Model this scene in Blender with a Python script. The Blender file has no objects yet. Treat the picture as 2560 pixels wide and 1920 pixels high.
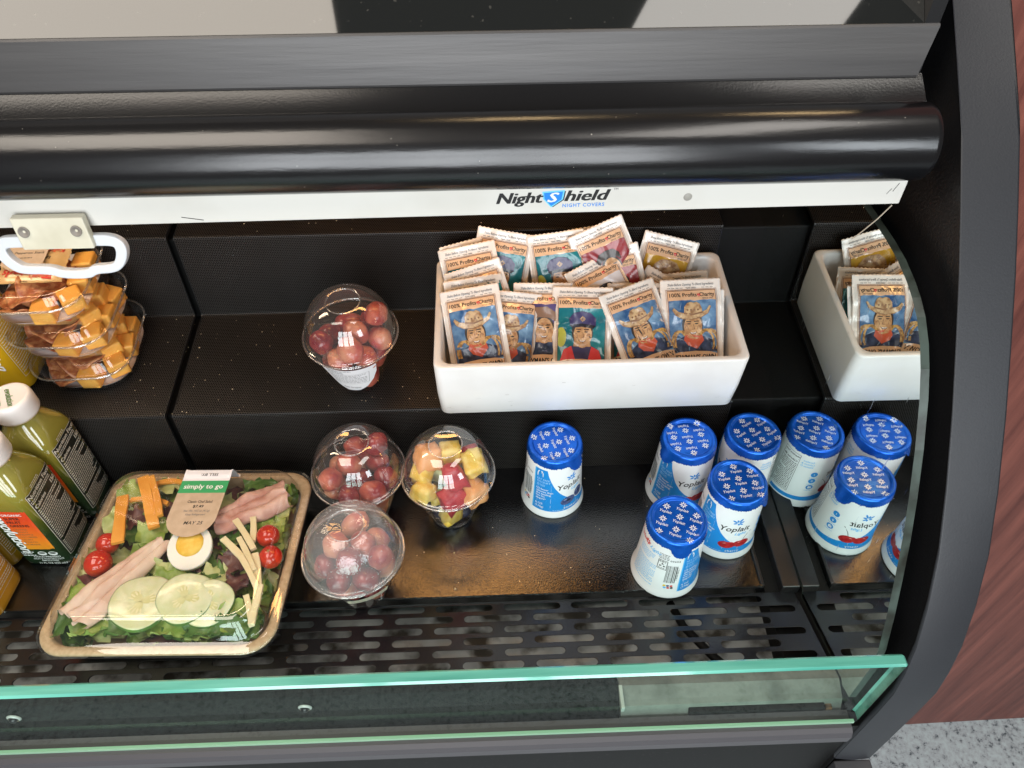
import bpy, math, random
from mathutils import Vector, Matrix, noise
from mathutils.geometry import delaunay_2d_cdt

# ------------------------------------------------------------------ camera, light, exposure
SC = bpy.context.scene
COL = SC.collection
R = math.radians

PITCH, YAW, ROLL = R(46.99), R(1.78), R(-0.27)
CAM_H, FOCAL = 0.6495, 1894.0
fwd = Vector((math.sin(YAW)*math.cos(PITCH), math.cos(YAW)*math.cos(PITCH), -math.sin(PITCH)))
rt = Vector((math.cos(YAW), -math.sin(YAW), 0)); up = rt.cross(fwd)
r2 = rt*math.cos(ROLL)+up*math.sin(ROLL); u2 = up*math.cos(ROLL)-rt*math.sin(ROLL)
cd = bpy.data.cameras.new('camera'); cam = bpy.data.objects.new('camera', cd); COL.objects.link(cam)
cd.sensor_width = 36; cd.lens = FOCAL/2560*36; cd.clip_start = 0.01; cd.clip_end = 60
cam.matrix_world = Matrix(((r2.x, u2.x, -fwd.x, 0), (r2.y, u2.y, -fwd.y, 0), (r2.z, u2.z, -fwd.z, CAM_H), (0, 0, 0, 1)))
SC.camera = cam

W = bpy.data.worlds.new('World'); SC.world = W; W.use_nodes = True
W.node_tree.nodes['Background'].inputs[0].default_value = (1.0, 0.92, 0.80, 1)
W.node_tree.nodes['Background'].inputs[1].default_value = 0.08

def area(name, loc, target, sx, sy, power, col):
    l = bpy.data.lights.new(name, 'AREA'); l.shape = 'RECTANGLE'; l.size = sx; l.size_y = sy
    l.energy = power; l.color = col
    o = bpy.data.objects.new(name, l); COL.objects.link(o); o.location = loc
    o.rotation_euler = (Vector(target)-Vector(loc)).to_track_quat('-Z', 'Y').to_euler()
    return o
area('ceiling_lamp', (-0.92, 0.02, 2.05), (-0.92, 0.02, 0), 1.05, 1.3, 26, (1.0, 0.90, 0.78))
area('ceiling_lamp', (0.76, 0.02, 2.05), (0.76, 0.02, 0), 0.52, 1.3, 12, (1.0, 0.95, 0.88)).rotation_euler.z = R(-24)
for wx in (-0.72, -0.16, 0.40):            # tall shop window of six panes behind the viewer
    for wz, wh in ((1.42, 0.72), (0.42, 1.12)):
        area('window_light', (wx, -1.9, wz), (wx*0.55, 0.4, 0.1+0.5*(wz-0.85)), 0.46, wh, 10.2*wh/0.92, (0.92, 0.965, 1.0))
area('window_light', (1.5, -1.5, 1.1), (0.0, 0.4, 0.1), 0.5, 0.9, 12, (0.88, 0.95, 1.0))
area('canopy_lamp', (-0.045, 0.598, 0.452), (-0.045, 0.598, 0), 0.26, 0.036, 0.46, (1.0, 0.48, 0.15))
area('ceiling_spot', (0.10, 1.69, 2.0), (0.05, 0.45, 0.4), 0.30, 0.10, 2.2, (1.0, 0.70, 0.36))
area('ceiling_spot', (1.10, 1.69, 2.0), (0.2, 0.45, 0.4), 0.36, 0.10, 2.6, (1.0, 0.70, 0.36))
area('canopy_lamp', (-0.45, 0.545, 0.440), (-0.45, 0.58, 0), 0.28, 0.045, 0.62, (1.0, 0.76, 0.52))

SC.view_settings.view_transform = 'Standard'; SC.view_settings.look = 'None'
SC.view_settings.gamma = 1; SC.view_settings.exposure = 0.20
SC.render.engine = 'CYCLES'
SC.cycles.use_denoising = True
SC.cycles.max_bounces = 14; SC.cycles.transparent_max_bounces = 40
SC.cycles.transmission_bounces = 10; SC.cycles.glossy_bounces = 8
SC.cycles.sample_clamp_indirect = 6
SC.cycles.caustics_reflective = True; SC.cycles.caustics_refractive = False
SC.cycles.blur_glossy = 0.5

rnd = random.Random(7)
# ------------------------------------------------------------------ materials
MATS = {}
def _n(nt, t, **kw):
    n = nt.nodes.new(t)
    for k, v in kw.items(): setattr(n, k, v)
    return n
def mat(name, col, rough=0.5, metal=0.0, col2=None, nscale=60, ncut=(0.4, 0.65), bump=0, bscale=200, coat=0, spec=0.5, sss=0, trans=0, detail=4, stretch=None, emit=None):
    if name in MATS: return MATS[name]
    m = bpy.data.materials.new(name); m.use_nodes = True; nt = m.node_tree
    b = nt.nodes['Principled BSDF']
    b.inputs['Base Color'].default_value = (*col, 1)
    b.inputs['Roughness'].default_value = rough; b.inputs['Metallic'].default_value = metal
    b.inputs['Specular IOR Level'].default_value = spec
    b.inputs['Coat Weight'].default_value = coat; b.inputs['Coat Roughness'].default_value = 0.06
    if sss:
        b.inputs['Subsurface Weight'].default_value = sss; b.inputs['Subsurface Radius'].default_value = (0.004, 0.002, 0.001)
        b.inputs['Subsurface Scale'].default_value = 1.0
    if trans: b.inputs['Transmission Weight'].default_value = trans
    tc = None
    if col2 is not None or bump:
        tc = _n(nt, 'ShaderNodeTexCoord'); src = tc.outputs['Object']
        if stretch:
            mp = _n(nt, 'ShaderNodeMapping'); mp.inputs['Scale'].default_value = stretch
            nt.links.new(src, mp.inputs[0]); src = mp.outputs[0]
    if col2 is not None:
        nz = _n(nt, 'ShaderNodeTexNoise'); nz.inputs['Scale'].default_value = nscale; nz.inputs['Detail'].default_value = detail
        nt.links.new(src, nz.inputs['Vector'])
        rp = _n(nt, 'ShaderNodeMapRange'); rp.inputs[1].default_value = ncut[0]; rp.inputs[2].default_value = ncut[1]
        nt.links.new(nz.outputs['Fac'], rp.inputs[0])
        mx = _n(nt, 'ShaderNodeMix', data_type='RGBA')
        mx.inputs[6].default_value = (*col, 1); mx.inputs[7].default_value = (*col2, 1)
        nt.links.new(rp.outputs[0], mx.inputs[0]); nt.links.new(mx.outputs[2], b.inputs['Base Color'])
    if bump:
        nb = _n(nt, 'ShaderNodeTexNoise'); nb.inputs['Scale'].default_value = bscale; nb.inputs['Detail'].default_value = 3
        nt.links.new(src, nb.inputs['Vector'])
        bp = _n(nt, 'ShaderNodeBump'); bp.inputs['Strength'].default_value = bump; bp.inputs['Distance'].default_value = 0.001
        nt.links.new(nb.outputs['Fac'], bp.inputs['Height']); nt.links.new(bp.outputs[0], b.inputs['Normal'])
    MATS[name] = m
    return m

def clear_mat(name, tint=(0.97, 0.97, 0.97), base=0.05, gain=0.9, rough=0.03, haze=0.0, bump=0.0, bscale=120, power=3.2):
    """thin clear plastic or glass sheet: sees through, reflects more at grazing angles"""
    if name in MATS: return MATS[name]
    m = bpy.data.materials.new(name); m.use_nodes = True; nt = m.node_tree
    nt.nodes.remove(nt.nodes['Principled BSDF']); out = nt.nodes['Material Output']
    lw = _n(nt, 'ShaderNodeLayerWeight'); lw.inputs['Blend'].default_value = 0.5
    pw = _n(nt, 'ShaderNodeMath', operation='POWER'); pw.inputs[1].default_value = power
    ma = _n(nt, 'ShaderNodeMath', operation='MULTIPLY_ADD'); ma.inputs[1].default_value = gain; ma.inputs[2].default_value = base
    nt.links.new(lw.outputs['Facing'], pw.inputs[0]); nt.links.new(pw.outputs[0], ma.inputs[0])
    ma.use_clamp = True
    t = _n(nt, 'ShaderNodeBsdfTransparent'); t.inputs[0].default_value = (*tint, 1)
    g = _n(nt, 'ShaderNodeBsdfGlossy'); g.inputs['Roughness'].default_value = rough; g.inputs[0].default_value = (1, 1, 1, 1)
    if bump:
        tc = _n(nt, 'ShaderNodeTexCoord'); nb = _n(nt, 'ShaderNodeTexNoise'); nb.inputs['Scale'].default_value = bscale
        nt.links.new(tc.outputs['Object'], nb.inputs['Vector'])
        bp = _n(nt, 'ShaderNodeBump'); bp.inputs['Strength'].default_value = bump; bp.inputs['Distance'].default_value = 0.001
        nt.links.new(nb.outputs['Fac'], bp.inputs['Height']); nt.links.new(bp.outputs[0], g.inputs['Normal'])
    last = t.outputs[0]
    if haze:
        d = _n(nt, 'ShaderNodeBsdfDiffuse'); d.inputs[0].default_value = (0.85, 0.85, 0.85, 1)
        mh = _n(nt, 'ShaderNodeMixShader'); mh.inputs[0].default_value = haze
        nt.links.new(last, mh.inputs[1]); nt.links.new(d.outputs[0], mh.inputs[2]); last = mh.outputs[0]
    mx = _n(nt, 'ShaderNodeMixShader')
    nt.links.new(ma.outputs[0], mx.inputs[0]); nt.links.new(last, mx.inputs[1]); nt.links.new(g.outputs[0], mx.inputs[2])
    nt.links.new(mx.outputs[0], out.inputs['Surface'])
    MATS[name] = m
    return m

def perforated_mat():
    m = bpy.data.materials.new('perforated_black_steel'); m.use_nodes = True; nt = m.node_tree
    b = nt.nodes['Principled BSDF']
    uv = _n(nt, 'ShaderNodeUVMap')
    def vm(op, a, bb=None, s=None):
        n = _n(nt, 'ShaderNodeVectorMath', operation=op); nt.links.new(a, n.inputs[0])
        if bb is not None: n.inputs[1].default_value = bb
        return n
    P = 0.00232
    base = vm('MULTIPLY', uv.outputs[0], (1/P, 1/(P*1.732), 0))
    ds = []
    for off in (0.0, 0.5):
        a = vm('ADD', base.outputs[0], (off, off, 0)); f = vm('FRACTION', a.outputs[0]); c = vm('SUBTRACT', f.outputs[0], (0.5, 0.5, 0))
        d = vm('MULTIPLY', c.outputs[0], (1, 1.732, 0)); l = vm('LENGTH', d.outputs[0]); ds.append(l.outputs['Value'])
    mn = _n(nt, 'ShaderNodeMath', operation='MINIMUM'); nt.links.new(ds[0], mn.inputs[0]); nt.links.new(ds[1], mn.inputs[1])
    mr = _n(nt, 'ShaderNodeMapRange', interpolation_type='SMOOTHSTEP'); mr.inputs[1].default_value = 0.28; mr.inputs[2].default_value = 0.38
    nt.links.new(mn.outputs[0], mr.inputs[0])
    tc = _n(nt, 'ShaderNodeTexCoord'); nz = _n(nt, 'ShaderNodeTexNoise'); nz.inputs['Scale'].default_value = 14; nz.inputs['Detail'].default_value = 6
    nt.links.new(tc.outputs['Object'], nz.inputs[0])
    dust = _n(nt, 'ShaderNodeMix', data_type='RGBA'); dust.inputs[6].default_value = (0.007, 0.0065, 0.0065, 1); dust.inputs[7].default_value = (0.026, 0.021, 0.018, 1)
    nt.links.new(nz.outputs['Fac'], dust.inputs[0])
    mx = _n(nt, 'ShaderNodeMix', data_type='RGBA'); mx.inputs[6].default_value = (0.002, 0.002, 0.002, 1)
    nt.links.new(mr.outputs[0], mx.inputs[0]); nt.links.new(dust.outputs[2], mx.inputs[7]); nt.links.new(mx.outputs[2], b.inputs['Base Color'])
    sp = _n(nt, 'ShaderNodeMath', operation='MULTIPLY'); sp.inputs[1].default_value = 0.36
    nt.links.new(mr.outputs[0], sp.inputs[0]); nt.links.new(sp.outputs[0], b.inputs['Specular IOR Level'])
    b.inputs['Roughness'].default_value = 0.38
    bp = _n(nt, 'ShaderNodeBump'); bp.inputs['Strength'].default_value = 0.6; bp.inputs['Distance'].default_value = 0.0006
    nt.links.new(mr.outputs[0], bp.inputs['Height']); nt.links.new(bp.outputs[0], b.inputs['Normal'])
    return m

def wood_mat():
    m = bpy.data.materials.new('mahogany_laminate'); m.use_nodes = True; nt = m.node_tree
    b = nt.nodes['Principled BSDF']; b.inputs['Roughness'].default_value = 0.45
    tc = _n(nt, 'ShaderNodeTexCoord'); mp = _n(nt, 'ShaderNodeMapping'); mp.inputs['Scale'].default_value = (1.0, 1.0, 0.045)
    nt.links.new(tc.outputs['Object'], mp.inputs[0])
    n1 = _n(nt, 'ShaderNodeTexNoise'); n1.inputs['Scale'].default_value = 45; n1.inputs['Detail'].default_value = 8; n1.inputs['Roughness'].default_value = 0.65
    nt.links.new(mp.outputs[0], n1.inputs[0])
    cr = _n(nt, 'ShaderNodeValToRGB')
    cr.color_ramp.elements[0].position = 0.3; cr.color_ramp.elements[0].color = (0.075, 0.016, 0.012, 1)
    cr.color_ramp.elements[1].position = 0.72; cr.color_ramp.elements[1].color = (0.26, 0.082, 0.058, 1)
    nt.links.new(n1.outputs['Fac'], cr.inputs[0]); nt.links.new(cr.outputs[0], b.inputs['Base Color'])
    return m

def stone_mat():
    m = bpy.data.materials.new('speckled_vinyl_floor'); m.use_nodes = True; nt = m.node_tree
    b = nt.nodes['Principled BSDF']; b.inputs['Roughness'].default_value = 0.5
    tc = _n(nt, 'ShaderNodeTexCoord')
    n1 = _n(nt, 'ShaderNodeTexNoise'); n1.inputs['Scale'].default_value = 95; n1.inputs['Detail'].default_value = 6; n1.inputs['Roughness'].default_value = 0.75
    n2 = _n(nt, 'ShaderNodeTexNoise'); n2.inputs['Scale'].default_value = 9; n2.inputs['Detail'].default_value = 4
    for n in (n1, n2): nt.links.new(tc.outputs['Object'], n.inputs[0])
    cr = _n(nt, 'ShaderNodeValToRGB'); e = cr.color_ramp.elements
    e[0].position = 0.36; e[0].color = (0.035, 0.055, 0.065, 1); e[1].position = 0.62; e[1].color = (0.50, 0.58, 0.59, 1)
    k = e.new(0.46); k.color = (0.40, 0.44, 0.46, 1)
    ad = _n(nt, 'ShaderNodeMath', operation='MULTIPLY_ADD'); ad.inputs[1].default_value = 0.22; ad.inputs[2].default_value = -0.11
    nt.links.new(n2.outputs['Fac'], ad.inputs[0])
    a2 = _n(nt, 'ShaderNodeMath', operation='ADD'); nt.links.new(n1.outputs['Fac'], a2.inputs[0]); nt.links.new(ad.outputs[0], a2.inputs[1])
    nt.links.new(a2.outputs[0], cr.inputs[0]); nt.links.new(cr.outputs[0], b.inputs['Base Color'])
    return m

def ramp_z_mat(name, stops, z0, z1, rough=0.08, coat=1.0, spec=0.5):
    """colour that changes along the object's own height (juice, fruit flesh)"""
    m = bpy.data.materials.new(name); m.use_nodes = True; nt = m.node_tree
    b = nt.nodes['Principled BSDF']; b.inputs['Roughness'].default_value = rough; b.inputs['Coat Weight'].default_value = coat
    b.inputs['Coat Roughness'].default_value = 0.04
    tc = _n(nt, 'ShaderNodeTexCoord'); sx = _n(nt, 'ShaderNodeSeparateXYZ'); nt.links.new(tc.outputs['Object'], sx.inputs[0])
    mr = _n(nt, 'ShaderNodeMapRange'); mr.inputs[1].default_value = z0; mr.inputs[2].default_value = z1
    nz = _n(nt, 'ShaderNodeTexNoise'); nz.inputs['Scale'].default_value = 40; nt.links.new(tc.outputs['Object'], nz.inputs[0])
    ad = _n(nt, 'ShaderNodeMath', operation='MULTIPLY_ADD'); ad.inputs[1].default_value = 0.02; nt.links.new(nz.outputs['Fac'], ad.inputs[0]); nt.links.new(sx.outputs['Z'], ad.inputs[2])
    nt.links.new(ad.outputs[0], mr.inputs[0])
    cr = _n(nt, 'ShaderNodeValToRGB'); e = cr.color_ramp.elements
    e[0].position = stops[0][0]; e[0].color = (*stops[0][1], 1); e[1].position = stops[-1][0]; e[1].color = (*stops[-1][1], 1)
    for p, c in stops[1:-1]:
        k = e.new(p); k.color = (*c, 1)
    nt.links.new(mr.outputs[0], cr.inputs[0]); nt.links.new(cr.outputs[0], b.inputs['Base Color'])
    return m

M_BLACK = mat('black_paint', (0.012, 0.012, 0.013), 0.32, bump=0.12, bscale=900)
M_DECK = mat('deck_gloss_black', (0.004, 0.004, 0.0045), 0.085, col2=(0.007, 0.007, 0.008), nscale=30, bump=0.22, bscale=700, spec=0.95)
M_MATTE = mat('matte_black', (0.007, 0.007, 0.007), 0.6, bump=0.2, bscale=500, spec=0.15)
M_ROLL = mat('roller_gloss_black', (0.006, 0.006, 0.007), 0.23, bump=0.12, bscale=260, stretch=(0.15, 1, 1), spec=0.7)
M_STRIP = mat('orange_peel_black', (0.008, 0.008, 0.009), 0.2, bump=0.07, bscale=700)
M_BAND = mat('brushed_grey_band', (0.085, 0.081, 0.080), 0.40, 0.35, col2=(0.045, 0.043, 0.044), nscale=22, bump=0.25, bscale=160, stretch=(0.06, 1, 1))
M_BUMPER = mat('grey_bumper_vinyl', (0.019, 0.0205, 0.025), 0.5, bump=0.12, bscale=700)
M_PERF = perforated_mat()
M_WHITEBAR = mat('white_aluminium_bar', (0.69, 0.67, 0.62), 0.38, col2=(0.60, 0.57, 0.51), nscale=12, ncut=(0.5, 0.8))
M_BEIGE = mat('aged_cream_plastic', (0.66, 0.62, 0.49), 0.42, col2=(0.55, 0.51, 0.39), nscale=30)
M_WPLASTIC = mat('white_plastic', (0.62, 0.64, 0.67), 0.35)
M_STEEL = mat('steel', (0.42, 0.40, 0.38), 0.3, 0.9)
M_MELAMINE = mat('white_melamine', (0.76, 0.755, 0.74), 0.30, col2=(0.70, 0.685, 0.66), nscale=14)
M_CLEAR = clear_mat('clear_pet')
M_DOME = clear_mat('clear_pet_dome', base=0.085, gain=0.7, rough=0.02, haze=0.035)
M_DEW = clear_mat('dewy_pet_dome', base=0.06, gain=0.75, rough=0.06, haze=0.15, bump=0.25, bscale=400)
M_GLASS = clear_mat('green_float_glass', tint=(0.86, 0.95, 0.91), base=0.010, gain=0.3, rough=0.01, power=5)
M_GEDGE = mat('green_glass_edge', (0.06, 0.30, 0.24), 0.12, col2=(0.17, 0.52, 0.42), nscale=60, ncut=(0.35, 0.6), coat=0.8, stretch=(0.08, 1, 1))
M_INK = mat('black_ink', (0.012, 0.011, 0.012), 0.5)
M_WHITEINK = mat('white_ink', (0.80, 0.80, 0.80), 0.5)
# ------------------------------------------------------------------ mesh helpers
MM = 0.001
def mesh(name, verts, faces, mats=None, idx=None, smooth=False, uvs=None):
    me = bpy.data.meshes.new(name); me.from_pydata([tuple(v) for v in verts], [], faces)
    for m in (mats or []): me.materials.append(m)
    if idx is not None:
        for p, i in zip(me.polygons, idx): p.material_index = i
    if smooth:
        for p in me.polygons: p.use_smooth = True
    if uvs is not None:
        ul = me.uv_layers.new(name='UVMap')
        for p in me.polygons:
            for li in p.loop_indices: ul.data[li].uv = uvs[me.loops[li].vertex_index]
    me.update()
    return me
def link(name, me, parent=None, loc=None, rot=None):
    o = bpy.data.objects.new(name, me); COL.objects.link(o)
    if parent is not None: o.parent = parent
    if loc is not None: o.location = loc
    if rot is not None: o.rotation_euler = rot
    return o
def obj(name, verts, faces, m, parent=None, idx=None, smooth=False, uvs=None, loc=None, rot=None):
    ms = m if isinstance(m, (list, tuple)) else [m]
    return link(name, mesh(name, verts, faces, ms, idx, smooth, uvs), parent, loc, rot)
def tag(o, label=None, cat=None, group=None, kind=None):
    if label: o['label'] = label
    if cat: o['category'] = cat
    if group: o['group'] = group
    if kind: o['kind'] = kind
    return o
def empty(name, loc=(0, 0, 0), rot=(0, 0, 0)):
    o = bpy.data.objects.new(name, None); COL.objects.link(o); o.location = loc; o.rotation_euler = rot
    o.empty_display_size = 0.02
    return o
def copy_tree(o, parent=None):
    c = o.copy(); COL.objects.link(c); c.parent = parent
    for ch in o.children: copy_tree(ch, c)
    return c
def box(x0, x1, y0, y1, z0, z1, bev=0.0):
    """bevelled box: verts, faces"""
    if bev <= 0:
        v = [(x, y, z) for z in (z0, z1) for y in (y0, y1) for x in (x0, x1)]
        return v, [(0, 2, 3, 1), (4, 5, 7, 6), (0, 1, 5, 4), (2, 6, 7, 3), (0, 4, 6, 2), (1, 3, 7, 5)]
    rings = []
    n = 3
    cx, cy = (x0+x1)/2, (y0+y1)/2; hx, hy = (x1-x0)/2, (y1-y0)/2
    for k in range(n+1):
        a = math.pi/2*k/n; ins = bev*(1-math.sin(a)); z = z0+bev*(1-math.cos(a))
        rings.append([(cx+p[0], cy+p[1], z) for p in rrect(hx-ins, hy-ins, max(bev-ins, bev*0.25), 2)])
    for k in range(n, -1, -1):
        a = math.pi/2*k/n; ins = bev*(1-math.sin(a)); z = z1-bev*(1-math.cos(a))
        rings.append([(cx+p[0], cy+p[1], z) for p in rrect(hx-ins, hy-ins, max(bev-ins, bev*0.25), 2)])
    return loft(rings, True, True)
def rrect(hx, hy, r, n=5):
    r = min(r, hx, hy); pts = []
    for cx, cy, a0 in ((hx-r, hy-r, 0), (-hx+r, hy-r, 90), (-hx+r, -hy+r, 180), (hx-r, -hy+r, 270)):
        for k in range(n+1):
            a = R(a0+90*k/n); pts.append((cx+r*math.cos(a), cy+r*math.sin(a)))
    return pts
def loft(rings, cap0=False, cap1=False):
    n = len(rings[0]); v = [p for rg in rings for p in rg]; f = []
    for i in range(len(rings)-1):
        for j in range(n):
            k = (j+1) % n; f.append((i*n+j, i*n+k, (i+1)*n+k, (i+1)*n+j))
    if cap0: f.append(tuple(range(n-1, -1, -1)))
    if cap1: f.append(tuple((len(rings)-1)*n+j for j in range(n)))
    return v, f
def lathe(prof, n=48, cap0=False, cap1=False):
    rings = [[(r*math.cos(2*math.pi*j/n), r*math.sin(2*math.pi*j/n), z) for j in range(n)] for r, z in prof]
    return loft(rings, cap0, cap1)
def scale(vs, s=MM): return [(x*s, y*s, z*s) for x, y, z in vs]
def join(parts):
    V, F, I = [], [], []
    for p in parts:
        v, f = p[0], p[1]; i = p[2] if len(p) > 2 else 0
        o = len(V); V += list(v); F += [tuple(a+o for a in q) for q in f]; I += [i]*len(f)
    return V, F, I
def tube(path, r, n=8):
    rings = []; P = [Vector(p) for p in path]; side = None
    for i, p in enumerate(P):
        t = (P[min(i+1, len(P)-1)]-P[max(i-1, 0)]).normalized()
        if side is None:
            side = t.orthogonal().normalized()
        side = (side-t*side.dot(t)).normalized(); b = t.cross(side)
        rr = r[i] if isinstance(r, (list, tuple)) else r
        rings.append([tuple(p+side*math.cos(2*math.pi*k/n)*rr+b*math.sin(2*math.pi*k/n)*rr) for k in range(n)])
    return loft(rings, True, True)
def extrude_x(prof, x0, x1, closed=False):
    """profile of (y,z) points swept along X"""
    n = len(prof); v = [(x0, y, z) for y, z in prof]+[(x1, y, z) for y, z in prof]
    f = [(i, i+1, n+i+1, n+i) for i in range(n-1)]
    if closed: f += [(n-1, 0, n, 2*n-1), tuple(range(n-1, -1, -1)), tuple(range(n, 2*n))]
    return v, f
def inside(p, poly):
    c = False; j = len(poly)-1
    for i in range(len(poly)):
        a, b = poly[i], poly[j]
        if (a[1] > p[1]) != (b[1] > p[1]) and p[0] < (b[0]-a[0])*(p[1]-a[1])/(b[1]-a[1])+a[0]: c = not c
        j = i
    return c
def fill(outline, step=None):
    pts = []
    n = len(outline)
    for i in range(n):
        a, b = outline[i], outline[(i+1) % n]; L = math.hypot(b[0]-a[0], b[1]-a[1])
        if L < 1e-9: continue
        m = max(1, int(math.ceil(L/step))) if step else 1
        for k in range(m): pts.append((a[0]+(b[0]-a[0])*k/m, a[1]+(b[1]-a[1])*k/m))
    n = len(pts); P = [Vector(p) for p in pts]
    if step:
        xs = [p[0] for p in pts]; ys = [p[1] for p in pts]
        x = min(xs)+step*0.5
        while x < max(xs):
            y = min(ys)+step*0.5
            while y < max(ys):
                if inside((x, y), pts): P.append(Vector((x, y)))
                y += step
            x += step
    r = delaunay_2d_cdt(P, [], [list(range(n))], 1, 1e-6)
    return [(v.x, v.y) for v in r[0]], [tuple(f) for f in r[2]]
_tx = {}
def text2d(s, bold=0.0, shear=0.0, space=1.0):
    """glyph outlines of the built-in font as flat triangles, cap height about 0.7, centred in x, baseline y=0"""
    key = (s, bold, shear, space)
    if key in _tx: return _tx[key]
    c = bpy.data.curves.new('t', 'FONT'); c.body = s; c.size = 1; c.offset = bold; c.shear = shear; c.space_character = space
    c.resolution_u = 2; c.fill_mode = 'FRONT'
    o = bpy.data.objects.new('t', c); me = o.to_mesh()
    v = [(p.co.x, p.co.y) for p in me.vertices]; f = [tuple(p.vertices) for p in me.polygons]
    o.to_mesh_clear(); bpy.data.objects.remove(o); bpy.data.curves.remove(c)
    if v:
        x0 = min(p[0] for p in v); x1 = max(p[0] for p in v)
        v = [(p[0]-(x0+x1)/2, p[1]) for p in v]; w = x1-x0
    else: w = 0
    _tx[key] = (v, f, w)
    return _tx[key]
class Print:
    """flat print gathered in 2D, then laid on a surface by a mapping function"""
    def __init__(s): s.V, s.F, s.I, s.M = [], [], [], []
    def _m(s, m):
        if m not in s.M: s.M.append(m)
        return s.M.index(m)
    def tris(s, v, f, m, layer):
        o = len(s.V); s.V += [(p[0], p[1], layer) for p in v]; s.F += [tuple(a+o for a in q) for q in f]; s.I += [s._m(m)]*len(f)
    def poly(s, pts, m, layer=0, step=None):
        v, f = fill(pts, step); s.tris(v, f, m, layer)
    def rect(s, x0, y0, x1, y1, m, layer=0, step=None): s.poly([(x0, y0), (x1, y0), (x1, y1), (x0, y1)], m, layer, step)
    def ell(s, cx, cy, rx, ry, m, layer=0, rot=0, n=16, step=None):
        c, q = math.cos(R(rot)), math.sin(R(rot))
        s.poly([(cx+rx*math.cos(2*math.pi*k/n)*c-ry*math.sin(2*math.pi*k/n)*q, cy+rx*math.cos(2*math.pi*k/n)*q+ry*math.sin(2*math.pi*k/n)*c) for k in range(n)], m, layer, step)
    def line(s, pts, w, m, layer=0):
        for i in range(len(pts)-1):
            a, b = Vector(pts[i]), Vector(pts[i+1]); d = b-a
            if d.length < 1e-6: continue
            d.normalize(); nn = Vector((-d.y, d.x))*w/2; a = a-d*w*0.3; b = b+d*w*0.3
            s.tris([a+nn, a-nn, b-nn, b+nn], [(0, 1, 2, 3)], m, layer)
    def frame(s, x0, y0, x1, y1, w, m, layer=0, step=4):
        for a, b in (((x0, y0), (x1, y0)), ((x1, y0), (x1, y1)), ((x1, y1), (x0, y1)), ((x0, y1), (x0, y0))):
            k = max(1, int(math.hypot(b[0]-a[0], b[1]-a[1])/step))
            s.line([(a[0]+(b[0]-a[0])*i/k, a[1]+(b[1]-a[1])*i/k) for i in range(k+1)], w, m, layer)
    def text(s, t, x, y, size, m, layer=1, bold=0.0, shear=0.0, rot=0, space=1.0, width=None, align='C', sx=1.0):
        wt = bold*1.6 if bold >= 0.03 else 0
        v, f, w = text2d(t, 0.006 if wt else min(bold, 0.014), shear, space)
        k = size
        kx = size*sx
        if width and w*kx > 0: kx = width/w
        c, q = math.cos(R(rot)), math.sin(R(rot))
        off = {'C': 0, 'L': w*kx/2, 'R': -w*kx/2}[align]
        for e, dl in (((0, 0),) if not wt else ((-wt*0.5, 0), (wt*0.5, 0.25), (0, 0.5))):
            s.tris([(x+(p[0]*kx+off+e*size)*c-p[1]*k*q, y+(p[0]*kx+off+e*size)*q+p[1]*k*c) for p in v], f, m, layer+dl)
    def flower(s, cx, cy, r, m, layer=1, n=8, rot=0, w=0.16):
        for k in range(n):
            a = rot+360*k/n; L = r*(1.0 if k % 2 == 0 else 0.86)
            s.ell(cx+math.cos(R(a))*L*0.6, cy+math.sin(R(a))*L*0.6, L*0.40, r*w, m, layer, a, 7)
    def build(s, name, fn, parent=None, smooth=False):
        me = mesh(name, [fn(x, y, l) for x, y, l in s.V], s.F, s.M, s.I, smooth)
        return link(name, me, parent)
def flat(scale_=MM, dz=0.00006):
    return lambda x, y, l: (x*scale_, y*scale_, (l+1)*dz)
def curve_plate(outer, holes, thick, bev=0.0):
    """flat plate with holes in XY (metres), thickness centred on z"""
    c = bpy.data.curves.new('p', 'CURVE'); c.dimensions = '2D'; c.fill_mode = 'BOTH'; c.extrude = thick/2; c.bevel_depth = bev; c.bevel_resolution = 1
    for lp in [outer]+holes:
        sp = c.splines.new('POLY'); sp.points.add(len(lp)-1); sp.use_cyclic_u = True
        for q, p in zip(sp.points, lp): q.co = (p[0], p[1], 0, 1)
    o = bpy.data.objects.new('p', c); me = o.to_mesh()
    v = [tuple(p.co) for p in me.vertices]; f = [tuple(p.vertices) for p in me.polygons]
    o.to_mesh_clear(); bpy.data.objects.remove(o); bpy.data.curves.remove(c)
    return v, f

# ------------------------------------------------------------------ the display case
case = tag(empty('display_case', (0, 0.5, 0)), 'black open refrigerated display case with stepped perforated shelves and mirrored end', 'display case')
def cpart(name, vf, m, parent=None, smooth=False, uvs=None, idx=None):
    v = [(x, y-0.5, z) for x, y, z in vf[0]]
    return obj(name, v, vf[1], m, case if parent is None else parent, idx, smooth, uvs)
XM = 0.2774          # mirror face
XG0, XG1 = -0.3215, -0.3130   # gap between the two perforated panels
XP = 0.2307
YF, YB = 0.3357, 0.4833
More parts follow.
